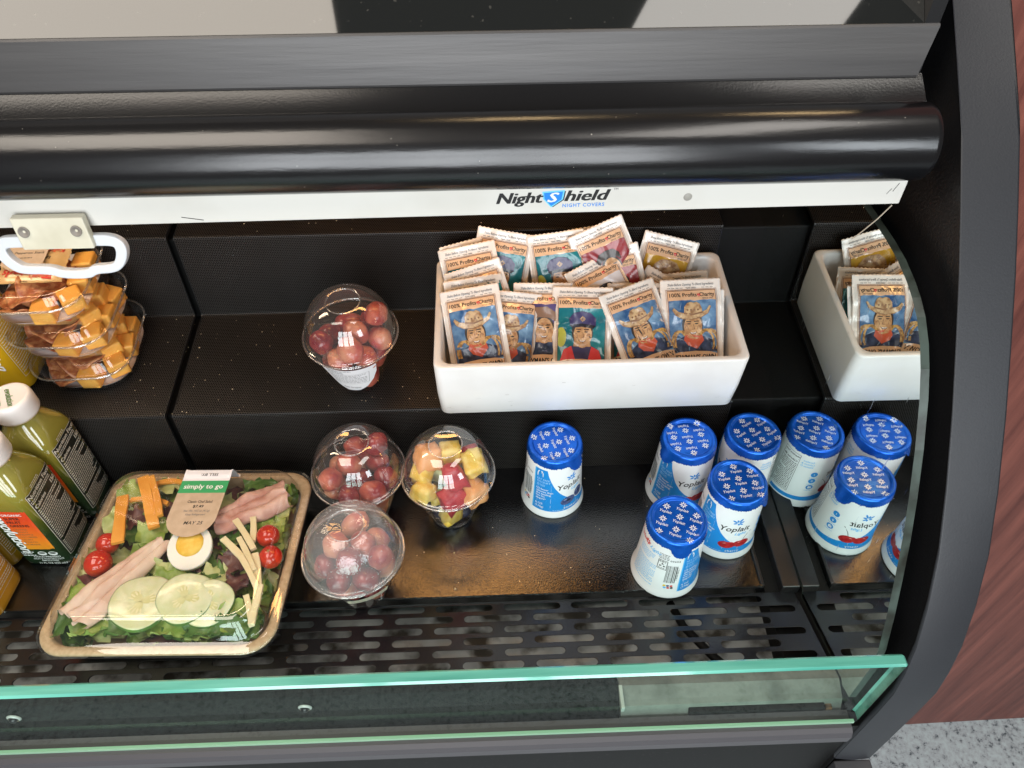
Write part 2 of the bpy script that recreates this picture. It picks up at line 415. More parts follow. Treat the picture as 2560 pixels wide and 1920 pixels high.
# deck tray: flat black shelf with a small raised lip at the front and right edges
lipw = 0.003
prof = [(YF, -0.012), (YF, 0.0012), (YF+0.0012, 0.0020), (YF+0.0032, 0.0020), (YF+0.0042, 0.0), (YB+0.004, 0.0)]
cpart('deck_tray', extrude_x(prof, -0.64, 0.2455), M_DECK)
prof = [(YF, -0.012), (YF, 0.0012), (YF+0.0012, 0.0020), (YF+0.0032, 0.0020), (YF+0.0042, 0.0003), (YF+0.0050, 0.0003)]
v, f = box(0.2430, 0.2462, YF+0.0015, YB, -0.012, 0.0022, 0.0008); cpart('tray_lip', (v, f), M_BLACK)
v, f = box(0.2470, 0.2955, 0.2225, 0.74, -0.03, -0.004); cpart('side_channel', (v, f), M_MATTE)
v, f = box(0.2600, 0.2768, YF-0.004, 0.62, -0.004, 0.0085, 0.001); cpart('mirror_rest', (v, f), M_BLACK)
# perforated step panels
STEP = [(YB, -0.002), (0.4875, 0.0937), (0.6204, 0.1060), (0.6246, 0.2038), (0.76, 0.2165)]
def round_profile(pts, r, n=5):
    out = [pts[0]]
    for i in range(1, len(pts)-1):
        p = Vector(pts[i]); a = (Vector(pts[i-1])-p).normalized(); b = (Vector(pts[i+1])-p).normalized()
        for k in range(n+1):
            t = k/n; q = p+a*r*(1-t)**2+b*r*t**2
            out.append((q.x, q.y))
    out.append(pts[-1]); return out
def perf_panel(x0, x1, parent=None):
    pr = round_profile(STEP, 0.0028); s = [0]
    for i in range(1, len(pr)): s.append(s[-1]+math.hypot(pr[i][0]-pr[i-1][0], pr[i][1]-pr[i-1][1]))
    xs = [x0+(x1-x0)*k/12 for k in range(13)]
    v = [(x, y, z) for x in xs for y, z in pr]; uv = [(x, a) for x in xs for a in s]; n = len(pr)
    f = [(i*n+j, (i+1)*n+j, (i+1)*n+j+1, i*n+j+1) for i in range(12) for j in range(n-1)]
    return cpart('perforated_panel', (v, f), M_PERF, None, True, uv)
perf_panel(XG1, XP); 
M_PERFDULL = M_PERF
perf_panel(-0.66, XG0)
back = [(y+0.010, z-0.010) for y, z in round_profile(STEP, 0.002, 3)]
cpart('panel_backing', extrude_x(back, -0.66, 0.278), M_MATTE)
# thin bright-worn edges of the panels at the seam
for x in (XG0, XG1, XP):
    pr = round_profile(STEP, 0.0028)
    pv = [(y-0.0004, z+0.0006) for y, z in pr]+[(y+0.0022, z-0.0026) for y, z in reversed(pr)]
    n = len(pr); v = [(x, y, z) for y, z in pv]+[(x+(0.0006 if x != XG1 else -0.0006), y, z) for y, z in pv]
    f = [(i, i+1, 2*n-2-i, 2*n-1-i) for i in range(n-1)]+[(2*n+i, 2*n+i+1, 4*n-2-i, 4*n-1-i) for i in range(n-1)]+[(i, i+1, 2*n+i+1, 2*n+i) for i in range(n-1)]
    cpart('panel_edge', (v, f), M_BLACK)
# seam gasket: black rubber strip lying in the gap
gs = [(y+0.0070, z-0.0070) for y, z in round_profile(STEP, 0.0028)]
v, f = extrude_x(gs, XG0+0.0007, XG1-0.0007); cpart('seam_gasket', (v, f), mat('rubber', (0.002, 0.002, 0.002), 0.6, spec=0.1))
cpart('back_wall', box(-0.68, 0.30, 0.76, 0.765, -0.05, 0.47), M_MATTE)
cpart('canopy_roof', box(-0.68, 0.2955, 0.50, 0.765, 0.464, 0.475), M_MATTE)
# slotted front grille
SL = R(18.5); G0 = (0.3325, -0.0035)
def gpt(x, t, h): return (x, G0[0]-t*math.cos(SL)-h*math.sin(SL)*-1*-1, G0[1]+t*math.sin(SL)+h*math.cos(SL))
holes = []
for rI in range(6):
    tc = 0.0072+0.01312*rI; st = 0.0634 if rI % 2 == 0 else 0.0898
    for k in range(-13, 5):
        xa = st+0.0624*k; xb = xa+0.0530
        if xb > 0.272 or xa < -0.64: continue
        xa += 0; hw = 0.0043; pts = []
        for q in range(9):
            a = R(90+180*q/8); pts.append((xa+hw+hw*math.cos(a), tc+hw*math.sin(a)))
        for q in range(9):
            a = R(-90+180*q/8); pts.append((xb-hw+hw*math.cos(a), tc+hw*math.sin(a)))
        holes.append(pts)
v, f = curve_plate([(-0.66, 0), (0.2735, 0), (0.2735, 0.0865), (-0.66, 0.0865)], holes, 0.0014, 0.0004)
v = [gpt(x, y, z) for x, y, z in v]
cpart('slotted_grille', (v, f), mat('grille_black', (0.010, 0.010, 0.012), 0.24, bump=0.12, bscale=300))
# dusty drain pan seen through the slots
nx, ny = 130, 16
v = []
for i in range(nx+1):
    for j in range(ny+1):
        x = -0.66+0.935*i/nx; y = 0.350-0.135*j/ny
        h = noise.fractal(Vector((x*22, y*40, 3)), 0.8, 2.1, 4)
        v.append((x, y, -0.034+0.10*0.30*max(0, (0.33-y))+0.006*h))
f = [(i*(ny+1)+j, (i+1)*(ny+1)+j, (i+1)*(ny+1)+j+1, i*(ny+1)+j+1) for i in range(nx) for j in range(ny)]
cpart('drain_pan', (v, f), mat('dusty_pan', (0.31, 0.33, 0.33), 0.9, col2=(0.04, 0.036, 0.028), nscale=34, ncut=(0.46, 0.62), bump=0.8, bscale=260, detail=8), None, True)
v, f = tube([(0.16, 0.335, -0.022), (0.168, 0.31, -0.020), (0.185, 0.28, -0.012), (0.205, 0.255, -0.008)], 0.004); cpart('drain_hose', (v, f), M_MATTE, None, True)
# front inner strip below the glass: black honeycomb cover, bare grey metal at its right end
cpart('front_cover_strip', extrude_x([(0.2520, 0.0225), (0.2400, 0.0265), (0.2255, 0.0205), (0.2188, 0.006), (0.2188, -0.03)], -0.66, 0.0935), mat('honeycomb_cover', (0.003, 0.003, 0.003), 0.5, bump=0.9, bscale=650, spec=0.15))
cpart('bare_metal_strip', extrude_x([(0.2520, 0.0215), (0.2400, 0.0255), (0.2255, 0.0195), (0.2188, 0.005), (0.2188, -0.03)], 0.0945, 0.2765), mat('bare_grey_metal', (0.21, 0.20, 0.185), 0.55, 0.1, col2=(0.10, 0.095, 0.085), nscale=35, ncut=(0.42, 0.7), bump=0.3, bscale=160))
cpart('strip_bracket', box(0.0935, 0.0965, 0.221, 0.240, 0.020, 0.0278, 0.0006), mat('pale_metal', (0.5, 0.5, 0.48), 0.4))
cpart('dark_bar', box(0.150, 0.262, 0.2192, 0.2248, 0.010, 0.0165, 0.0012), M_MATTE)
cpart('rust_end', box(0.2626, 0.2680, 0.2192, 0.2242, 0.009, 0.0150, 0.0008), mat('rust', (0.16, 0.07, 0.03), 0.8, col2=(0.06, 0.03, 0.015), nscale=200))
# end mirror
MP = [(0.70, 0.0), (0.70, 0.326), (0.4744, 0.3265), (0.4296, 0.3279), (0.4077, 0.3272), (0.3875, 0.3238), (0.3752, 0.3204), (0.3619, 0.3148), (0.3471, 0.3048), (0.335, 0.2935), (0.3219, 0.2782), (0.302, 0.2500), (0.2833, 0.2197), (0.2680, 0.1920), (0.2539, 0.1626), (0.2400, 0.1320), (0.2290, 0.1043), (0.2245, 0.0850), (0.2225, 0.0300), (0.240, 0.0225), (0.2540, 0.0240), (0.3245, 0.0010), (0.3290, 0.0088)]
v2, f2 = fill(MP)
mir = bpy.data.materials.new('end_mirror'); mir.use_nodes = True; nt = mir.node_tree
b = nt.nodes['Principled BSDF']; b.inputs['Metallic'].default_value = 1.0; b.inputs['Roughness'].default_value = 0.012; b.inputs['Base Color'].default_value = (0.84, 0.90, 0.875, 1)
tcn = _n(nt, 'ShaderNodeTexCoord'); mpn = _n(nt, 'ShaderNodeMapping'); mpn.inputs['Rotation'].default_value = (R(35), 0, 0); mpn.inputs['Scale'].default_value = (1, 7, 0.6); nz = _n(nt, 'ShaderNodeTexNoise'); nz.inputs['Scale'].default_value = 60; nz.inputs['Detail'].default_value = 8
nt.links.new(tcn.outputs['Object'], mpn.inputs[0]); nt.links.new(mpn.outputs[0], nz.inputs[0])
mrn = _n(nt, 'ShaderNodeMapRange'); mrn.inputs[1].default_value = 0.66; mrn.inputs[2].default_value = 0.78; mrn.inputs[3].default_value = 0.012; mrn.inputs[4].default_value = 0.30
nt.links.new(nz.outputs['Fac'], mrn.inputs[0]); nt.links.new(mrn.outputs[0], b.inputs['Roughness'])
mirror = cpart('end_mirror', ([(XM, y, z) for y, z in v2], f2), mir)
n = len(MP); ev = [(XM-0.0001, y, z) for y, z in MP]+[(XM+0.0058, y, z) for y, z in MP]
cpart('mirror_edge', (ev, [(i, (i+1) % n, n+(i+1) % n, n+i) for i in range(n)]), mat('mirror_edge_green', (0.055, 0.075, 0.065), 0.3, col2=(0.02, 0.022, 0.018), nscale=40, spec=0.3), mirror)
# end panel: black inner face, grey vinyl bumper along its curved front edge
EP = [(0.76, 0.62), (0.60, 0.545), (0.555, 0.511), (0.4964, 0.4632), (0.462, 0.4352), (0.4268, 0.4059), (0.397, 0.3745), (0.3679, 0.3425), (0.3400, 0.3095), (0.3106, 0.2737), (0.2800, 0.2330), (0.2546, 0.1947), (0.2360, 0.1570), (0.2223, 0.1214), (0.2150, 0.0920), (0.2108, 0.0646), (0.2100, 0.0300), (0.2095, -0.0830)]
v, f = fill(EP+[(0.2095, -0.40), (0.76, -0.40)])
cpart('end_panel', ([(0.2965, y, z) for y, z in v], f), mat('end_panel_black', (0.009, 0.009, 0.010), 0.35, bump=0.25, bscale=500))
def bump_x(z): return 0.3295+0.004*max(0, min(1, (z-0.10)/0.3))
bv, bf = [], []
for y, z in EP:
    bx = bump_x(z)
    for x, dy in ((0.2960, 0.006), (0.2960, 0.0012), (0.2972, 0.0), (0.313, -0.0022), (bx-0.0012, -0.0012), (bx, 0.0), (bx, 0.012)):
        bv.append((x, y+dy*0.7, z+dy*0.7))
for i in range(len(EP)-1):
    for j in range(6): bf.append((i*7+j, i*7+j+1, (i+1)*7+j+1, (i+1)*7+j))
cpart('bumper_trim', (bv, bf), M_BUMPER, None, True)
v, f = box(0.2960, 0.3295, 0.200, 0.2086, -0.30, -0.0855, 0.0012); cpart('bumper_foot', (v, f), mat('grey_foot', (0.05, 0.05, 0.055), 0.5))
cpart('end_panel_skin', box(0.2968, 0.3240, 0.2140, 0.76, -1.049, -0.0), M_MATTE)
# front glass: clear pane with green polished edges
GX0, GX1, GY0, GY1, GZ0, GZ1 = -0.66, 0.2850, 0.2085, 0.2178, 0.0150, 0.1245
gl = cpart('front_glass', ([(x, y, z) for y in (GY0, GY1) for z in (GZ0, GZ1-0.0015) for x in (GX0, GX1-0.0015)], [(0, 1, 3, 2), (4, 6, 7, 5)]), M_GLASS)
c = 0.0016
sec = [(GY0, GZ1-c), (GY0+c, GZ1), (GY1-c, GZ1), (GY1, GZ1-c)]
v, f = extrude_x(sec, GX0, GX1-c)
v2 = [(GX1-c, y, z) for y, z in sec]; e = len(v); v += [(GX1, GY0+c, GZ1-c), (GX1, GY1-c, GZ1-c)]; n = 4
f += [(n+0, n+1, e), (n+1, n+2, e+1, e), (n+2, n+3, e+1)]
e2 = len(v); v += [(GX1-c, GY0, GZ0), (GX1, GY0+c, GZ0), (GX1, GY1-c, GZ0), (GX1-c, GY1, GZ0)]
f += [(n+0, e, e2+1, e2), (e, e+1, e2+2, e2+1), (e+1, n+3, e2+3, e2+2)]
cpart('glass_edge', (v, f), M_GEDGE, gl)
cpart('glass_foot_edge', box(GX0, GX1-0.003, GY0-0.0003, GY0+0.0022, GZ0-0.003, GZ0), mat('glass_foot_green', (0.30, 0.52, 0.36), 0.2, coat=0.5), gl)
for x in (-0.1515, -0.3695):
    s = empty('glass_stud', (x, 0.2182-0.5, 0.062)); s.parent = case
    v, f = lathe([(0.0052, 0), (0.0054, 0.0006), (0.0040, 0.0016)], 20); obj('washer', v, f, mat('clear_washer', (0.5, 0.52, 0.5), 0.2), s, None, True, None, None, (R(90), 0, 0))
    v, f = lathe([(0.0030, 0.0018), (0.0030, 0.0016), (0.0026, 0.003), (0.001, 0.0038)], 16, False, True); obj('screw_head', v, f, M_BLACK, s, None, True, None, None, (R(90), 0, 0))
rail = [(0.2190, 0.0120), (0.2050, 0.0120), (0.2015, 0.0100), (0.1995, 0.0045), (0.2000, -0.0065), (0.2030, -0.0080), (0.214, -0.0080)]
cpart('glass_rail', extrude_x(rail, -0.66, 0.2800), mat('grey_rail', (0.06, 0.056, 0.062), 0.42), None, False)
cpart('lower_front_panel', ([(-0.66, 0.2125, -0.008), (0.2955, 0.2125, -0.008), (0.2955, 0.2125, -1.04), (-0.66, 0.2125, -1.04)], [(0, 1, 2, 3)]), mat('kick_black', (0.006, 0.006, 0.006), 0.5, spec=0.15, col2=(0.02, 0.019, 0.018), nscale=300, ncut=(0.62, 0.7)))
# upper front: orange-peel strip, brushed band, dark upper glass
cpart('glossy_strip', extrude_x([(0.4690, 0.4290), (0.4640, 0.4262), (0.4520, 0.4190), (0.4490, 0.4182), (0.4482, 0.4160), (0.4520, 0.3900)], -0.68, 0.2790), M_STRIP, None, True)
band = [(0.4700, 0.4265), (0.4665, 0.4275), (0.4660, 0.4290), (0.4700, 0.4580), (0.4710, 0.4592), (0.4750, 0.4590)]
v, f = extrude_x(band, -0.68, 0.2795)
for i, (x, y, z) in enumerate(v):
    if x > 0 and z < 0.430: v[i] = (x-0.0045, y, z)
cpart('brushed_band', (v, f), M_BAND)
ug = mat('dark_upper_glass', (0.010, 0.011, 0.011), 0.03, spec=0.8, col2=(0.045, 0.043, 0.038), nscale=240, ncut=(0.68, 0.74))
cpart('upper_glass', ([(-0.68, 0.4715, 0.4585), (0.2700, 0.4715, 0.4585), (0.2700, 0.56, 0.5471), (-0.68, 0.56, 0.5471)], [(0, 1, 2, 3)]), ug)
cpart('upper_end_block', box(0.2702, 0.2795, 0.4720, 0.56, 0.40, 0.500), M_BLACK)

# floor and the wood-faced counter next to the case
tag(obj('floor', [(-1.5, -1.5, -1.05), (3.0, -1.5, -1.05), (3.0, 2.0, -1.05), (-1.5, 2.0, -1.05)], [(0, 1, 2, 3)], stone_mat()), kind='structure')
wp = empty('wood_counter', (0.9, 0.549, -1.05), (0, 0, R(1.0)))
tag(wp, 'red mahogany laminate counter front beside the display case', 'counter')
v, f = box(-0.572, 0.9, 0.0, 0.02, 0.001, 1.75); obj('front_board', v, f, wood_mat(), wp)

# night cover roller above the opening
nc = tag(empty('night_cover', (0, 0.435, 0.40)), 'black rolled night cover with white pull bar and white handle', 'night cover')
pr = [(0.0, 0.0)]
v = []; 
ang = [2*math.pi*k/64 for k in range(64)]
rings = []
for x, r_ in ((-0.68, 0.0242), (-0.30, 0.0242), (0.10, 0.0242), (0.2735, 0.0242), (0.2765, 0.0238), (0.2776, 0.0225)):
    rings.append([(x, r_*math.cos(a), r_*math.sin(a)) for a in ang])
v, f = loft(rings, False, True); obj('roller_tube', v, f, M_ROLL, nc, None, True)
# pull bar hangs a touch lower at its left end
zb0, zb1 = 0.3553-0.40, 0.3586-0.40
def barz(x): return zb0+(zb1-zb0)*(x+0.3252)/(0.2745+0.3252)
v, f = box(-0.68, 0.2742, -0.0078, -0.0040, 0, 0.0255, 0.0006)
v = [(x, y, z+barz(x)) for x, y, z in v]
bar = obj('pull_bar', v, f, M_WHITEBAR, nc)
v, f = lathe([(0.0, 0.0003), (0.0026, 0.0003), (0.0030, -0.0002)], 18); v = [(x+0.1300, -0.0079-z, y+barz(0.13)+0.0098) for x, y, z in v]
obj('rivet', v, f, mat('rivet_grey', (0.36, 0.34, 0.30), 0.5), bar, None, True)
P = Print(); MB = mat('logo_blue', (0.02, 0.24, 0.75), 0.4); MLB = mat('logo_light_blue', (0.18, 0.62, 0.95), 0.4)
P.text('Night', -23.2, -2.6, 12.2, M_INK, 2, 0.05, 0.28, width=32.5)
P.text('hield', 24.0, -2.0, 12.2, M_INK, 2, 0.05, 0.28, width=31.5)
sh = [(-7.2, 5.6), (7.6, 6.4), (6.6, -0.6), (-1.2, -6.4), (-6.6, 0.2)]
P.poly([(x+1.2, y-0.4) for x, y in sh], M_INK, 0); P.poly([(x*1.06, y*1.08) for x, y in sh], MLB, 1); P.poly([(x*0.9, y*0.9) for x, y in sh], MB, 2)
P.text('S', 0.1, -2.4, 10.8, M_WHITEINK, 3, 0.04, 0.28, sx=1.35)
P.text('NIGHT COVERS', 21.6, -7.0, 4.0, MB, 2, 0.02, 0.0, width=29.5, space=1.15)
P.text('TM', 43.5, 5.6, 2.4, M_INK, 2)
P.build('logo_print', lambda x, y, l: (0.0408+x*0.00094, -0.0079-l*0.00004, barz(0.0408)+0.0112+y*0.00094+x*0.00094*0.012), bar)
for x, y, dx, dy, w_ in ((-0.2035, 0.0048, 0.0135, -0.0026, 0.0006), (0.2665, 0.010, 0.0022, 0.006, 0.0005), (0.2630, 0.008, 0.002, 0.004, 0.0004)):
    q = Print(); q.line([(x*1000, y*1000), ((x+dx)*1000, (y+dy)*1000)], w_*1000, M_INK, 0)
    q.build('scuff_mark', lambda a, b_, l: (a*MM, -0.00785, barz(a*MM)+b_*MM), bar)
# handle: cream bracket screwed on the bar with a white loop below
br = empty('handle', (-0.2862, -0.0100, -0.0450)); br.parent = nc
hv, hf = box(-0.0232, 0.0232, -0.0058, 0.0, -0.0085, 0.0125, 0.0009)
hv = [(x+(0.0016*(z<0)), y-0.0060*max(0, -z)/0.0085*0.8, z) for x, y, z in hv]
bk = obj('bracket', hv, hf, M_BEIGE, br)
for sx in (-0.0165, 0.0170):
    v, f = lathe([(0.0036, -0.0002), (0.0036, 0.0004), (0.0029, 0.0004), (0.0027, -0.0004), (0.0010, -0.0004), (0.0008, -0.0010)], 20, False, True)
    v = [(x+sx, -0.0082-z+y*0.23, y+0.0040) for x, y, z in v]; obj('screw', v, f, mat('screw_grey', (0.24, 0.21, 0.18), 0.5), bk, None, True)
loop_o = [(-42.5, -5), (-41.5, -10.5), (-37, -17), (-30.5, -20.8), (-12, -21.0), (-5, -24.6), (13.5, -25.0), (18, -21.6), (30, -21.2), (36.5, -18.0), (41.0, -11.0), (42.6, -4.5), (41, 0.5), (35, 4.0), (24, 4.5), (-30, 4.5), (-38.5, 3.5), (-42, -1)]
def smooth_loop(p, n=2):
    for _ in range(n):
        q = []
        for i in range(len(p)):
            a, b_ = p[i], p[(i+1) % len(p)]; q += [(a[0]*.75+b_[0]*.25, a[1]*.75+b_[1]*.25), (a[0]*.25+b_[0]*.75, a[1]*.25+b_[1]*.75)]
        p = q
    return p
loop_i = [(-36.8, -4), (-35.5, -9.5), (-31, -14.8), (-27, -16.8), (-10.5, -16.9), (-4, -20.3), (12.8, -20.6), (16.6, -17.3), (29, -16.9), (33, -15.0), (36, -9.6), (36.8, -4.2), (35, -2.0), (27, -1.5), (-31, -1.5), (-35, -2.0)]
v, f = curve_plate([(x*MM, y*MM) for x, y in smooth_loop(loop_o)], [[(x*MM, y*MM) for x, y in smooth_loop(loop_i)]], 0.0042, 0.0009)
lp = obj('grip_loop', v, f, M_WPLASTIC, br, None, False, None, (0.0, -0.0035, -0.0075), (R(90-14), 0, 0))
v, f = tube([(0.2683, -0.0102, barz(0.268)+0.0006), (0.2662, -0.004, -0.056), (0.2638, 0.004, -0.072), (0.2622, 0.010, -0.083)], 0.00045, 6)
obj('pull_cord', v, f, mat('cord_beige', (0.55, 0.48, 0.38), 0.8), nc)

# dust flecks stuck to the roller
dv, df = [], []; g = random.Random(19)
for k in range(26):
    x = g.uniform(-0.34, 0.27); a = g.uniform(R(95), R(215)); s_ = g.uniform(0.00015, 0.0004); o_ = len(dv)
    for q in range(4):
        xx = x+s_*math.cos(q*1.57+k)*g.uniform(0.5, 1.6); aa = a+s_*math.sin(q*1.57+k)/0.0242
        dv.append((xx, 0.02435*math.cos(aa), 0.02435*math.sin(aa)))
    df.append((o_, o_+1, o_+2, o_+3))
tag(obj('dust_flecks', dv, df, mat('dust_pale', (0.34, 0.31, 0.27), 0.8), nc), kind='stuff')
# ------------------------------------------------------------------ yogurt cups
M_CUPW = mat('yogurt_white', (0.82, 0.83, 0.85), 0.32, sss=0.0)
M_FOIL = mat('blue_foil', (0.005, 0.10, 0.58), 0.27, 0.55, col2=(0.010, 0.15, 0.74), nscale=90, bump=0.6, bscale=130)
M_FOILW = mat('foil_print_white', (0.78, 0.80, 0.84), 0.3, 0.2)
M_YB = mat('yogurt_blue', (0.012, 0.25, 0.68), 0.4); M_YLB = mat('yogurt_light_blue', (0.10, 0.46, 0.85), 0.4)
M_CHERRY = mat('cherry_red', (0.34, 0.008, 0.014), 0.35, col2=(0.55, 0.03, 0.03), nscale=240)
M_BERRY = mat('blueberry_blue', (0.035, 0.055, 0.16), 0.4, col2=(0.10, 0.13, 0.28), nscale=300)
M_RED = mat('red_ink', (0.62, 0.03, 0.03), 0.4); M_GREY = mat('grey_ink', (0.12, 0.12, 0.13), 0.5); M_YEL = mat('yellow_ink', (0.8, 0.55, 0.03), 0.4)
CUPP = [(0, 2.2), (27, 2.2), (29.5, 0.4), (31.2, 0.0), (32.0, 1.2), (31.9, 2.8), (31.1, 5.5), (30.3, 9.5), (29.75, 14), (29.2, 20), (28.6, 30), (28.0, 42), (27.4, 54), (26.8, 66), (26.2, 74), (25.6, 79), (24.6, 81)]
def cup_r(z):
    for (a, b), (c_, d) in zip(CUPP[4:], CUPP[5:]):
        if b <= z <= d: return a+(c_-a)*(z-b)/(d-b)
    return 28
def cupmap(s, z, l):
    p = s/28.5; r_ = cup_r(z)+0.05+0.05*l
    return (r_*math.sin(p)*MM, -r_*math.cos(p)*MM, z*MM)
FOILP = [(0.5, 83.2), (12, 83.1), (19.0, 83.0), (20.2, 82.7), (20.9, 83.0), (21.8, 84.2), (23.2, 84.6), (24.8, 84.4), (25.9, 83.3), (26.2, 81.8), (26.25, 80)]
def foil_mesh():
    n = 144; rg = random.Random(3)
    rings = []
    base = FOILP
    for r_, z in base: rings.append([(r_*math.sin(2*math.pi*j/n), -r_*math.cos(2*math.pi*j/n), z) for j in range(n)])
    rag = [noise.noise(Vector((j*0.35, 1.5, 0)))*0.9+rg.uniform(-0.35, 0.35) for j in range(n)]
    for k in range(1, 5):
        t = k/4; ring = []
        for j in range(n):
            a = 2*math.pi*j/n; da = (a+math.pi) % (2*math.pi)-math.pi
            tb = max(0.0, 1-(abs(da)/0.36)**3)   # pull tab
            z = 80-t*(4.6+rag[j]+7.5*tb); rr = 26.5+0.35*t+0.28*(1 if j % 2 else -1)*min(1, t*2)+tb*t*2.6
            ring.append((rr*math.sin(a), -rr*math.cos(a), z))
        rings.append(ring)
    return loft(rings, True)
fv, ff = foil_mesh(); FOIL = mesh('foil_lid', scale(fv), ff, [M_FOIL], None, True)
bv, bf = lathe(CUPP, 64, False, True); CUPB = mesh('cup_body', scale(bv), bf, [M_CUPW], None, True)
P = Print()
for i in range(-2, 3):
    for j in range(-3, 3):
        x = i*13.4+1; y = j*13.6+(6.8 if i % 2 else 0)+1
        if math.hypot(x, y+2.6) < 22.4: P.flower(x, y+2.6, 3.6, M_FOILW, 1, 8, 10, 0.14)
        if math.hypot(x, y-3) < 21.0: P.text('Yoplait', x+0.6, y-4.2, 3.9, M_FOILW, 1, 0.008, 0.25)
def lidmap(x, y, l):
    r_ = math.hypot(x, y); z = 80.0
    if r_ > 25.2: x *= 25.2/r_; y *= 25.2/r_; r_ = 25.2
    for (a, b_), (c_, d) in zip(FOILP, FOILP[1:]):
        if a <= r_ <= c_: z = b_+(d-b_)*(r_-a)/(c_-a); break
    return (x*MM, y*MM, (z+0.16)*MM)
_l = P.build('lid_print_mesh', lidmap); LIDPRINT = _l.data; bpy.data.objects.remove(_l)

def text_lines(P, x0, x1, y0, y1, n, m, layer, seed, w=0.42):
    """rows of fine print too small to read, as broken strokes"""
    g = random.Random(seed)
    for k in range(n):
        y = y1-(y1-y0)*(k+0.5)/n; x = x0; end = x1 if g.random() < 0.8 else x0+(x1-x0)*g.uniform(0.4, 0.9)
        while x < end-0.6:
            L = min(g.uniform(0.9, 3.2), end-x); P.rect(x, y-w/2, x+L, y+w/2, m, layer); x += L+0.55
def yogurt_print(kind):
    P = Print()
    crv = [(-26, 71), (-13, 71), (-11.5, 64), (-8.5, 55), (-4.5, 46), (0.5, 38), (6.5, 31), (13, 25.5), (20, 21.5), (30, 18.0), (45, 15.6), (60, 14.6), (78, 14.2), (78, 10), (45, 10), (10, 10), (-26, 10)]
    P.poly(crv, M_YB, 0, 3.5)
    P.poly([(-27.2, 71), (-26, 71), (-26, 10), (-27.2, 10)], M_YLB, 0, 3.5)
    P.poly([(-24, 60.5), (-17.2, 60.5), (-17.2, 65.5), (-18.5, 68.5), (-22.8, 68.5), (-24, 65.5)], M_WHITEINK, 1)
    P.text('80', -20.6, 63.6, 4.6, M_YB, 2, 0.03); P.text('CALORIES', -20.6, 61.3, 1.6, M_YB, 2)
    LB = mat('pale_blue_ink', (0.42, 0.68, 0.92), 0.4)
    for t, y, s_ in (('FAT FREE', 55.6, 3.4), ('YOGURT', 51.6, 3.6)): P.text(t, -24, y, s_, LB, 2, 0.0, align='L')
    text_lines(P, -24, -15, 46.5, 50, 2, LB, 2, 5, 0.5)
    for t, y in (('1/3 fewer', 41.2), ('calories than', 37.5), ('the leading', 33.8), ('low fat', 30.1), ('yogurt*', 26.4)): P.text(t, -24, y, 3.5, M_WHITEINK, 2, 0.01, align='L')
    P.text('6 OZ', -24, 18.2, 3.6, M_WHITEINK, 2, 0.01, align='L'); P.text('(170g)', -24, 13.6, 3.6, M_WHITEINK, 2, 0.01, align='L')
    # logo
    for k, (a, L) in enumerate(((150, 6.4), (105, 4.4), (62, 7.2), (22, 5.6), (-28, 5.0), (200, 4.6), (-75, 3.4))):
        P.ell(13+math.cos(R(a))*L*0.62, 57+math.sin(R(a))*L*0.62, L*0.42, 0.95, M_YB, 1, a, 10)
    P.text('Yoplait', 12.5, 43.6, 10.2, M_INK, 1, 0.012, 0.22, rot=3); P.text('Light', 18.5, 38.4, 5.6, M_YLB, 1, 0.02, 0.35, rot=4)
    if kind == 'cherry':
        P.line([(22, 27), (24.5, 34), (29.5, 41)], 0.6, M_GREY, 1)
        for cx, cy, rot in ((8.5, 22.6, -4), (22.0, 24.0, 12)):
            P.poly([(cx+math.cos(R(a+rot))*8.0*(1-0.10*(60 < a < 120)), cy+math.sin(R(a+rot))*5.4*(1-0.16*(70 < a < 110))) for a in range(0, 360, 20)], M_CHERRY, 2, 3)
            P.ell(cx-2.4, cy+2.0, 1.7, 0.6, mat('cherry_shine', (0.75, 0.25, 0.22), 0.3), 3, 20, 8)
        P.text('cherry', 15, 12.0, 4.0, M_WHITEINK, 2, 0.012, space=1.2)
    else:
        for cx, cy, rx, ry in ((9.5, 23.6, 8.2, 5.8), (22.6, 28.6, 5.8, 6.8)):
            P.ell(cx, cy, rx, ry, M_BERRY, 2, 10, 18, 3); P.ell(cx+0.6, cy+0.5, rx*0.30, ry*0.26, M_INK, 3, 10, 8); P.ell(cx-rx*0.4, cy+ry*0.4, rx*0.25, ry*0.18, mat('berry_bloom', (0.22, 0.27, 0.45), 0.5), 3, 20, 8)
        P.text('blueberry', 14, 12.4, 4.0, M_WHITEINK, 2, 0.012, space=1.15)
    text_lines(P, -6, 6, 10.8, 12.8, 1, LB, 2, 9, 0.5)
    # calorie circles, claim, nutrition panel
    for cz, t in ((50, '1'), (40.5, '0'), (31, '80')):
        P.ell(41, cz, 3.5, 3.5, M_YB, 1, 0, 16); P.text(t, 41, cz-1.3, 3.8, M_WHITEINK, 2, 0.02); text_lines(P, 37, 45, cz-5.6, cz-4.2, 1, M_YLB, 1, int(cz), 0.6)
    P.text('Excellent', 51, 66, 3.0, M_YLB, 1, 0.02); P.text('Calcium &', 51, 62.4, 3.2, M_YLB, 1, 0.02); P.text('Vitamin D', 51, 58.8, 3.2, M_YLB, 1, 0.02)
    P.frame(60, 18, 80, 71, 0.35, M_INK, 1, 4); P.text('Nutrition Facts', 70, 67, 3.0, M_INK, 1, 0.03, width=18.5)
    P.rect(61, 64.6, 79, 65.4, M_INK, 1); P.text('Calories 80', 70, 60.6, 3.4, M_INK, 1, 0.03, width=17); text_lines(P, 61, 79, 19, 59, 19, M_INK, 1, 21, 0.8)
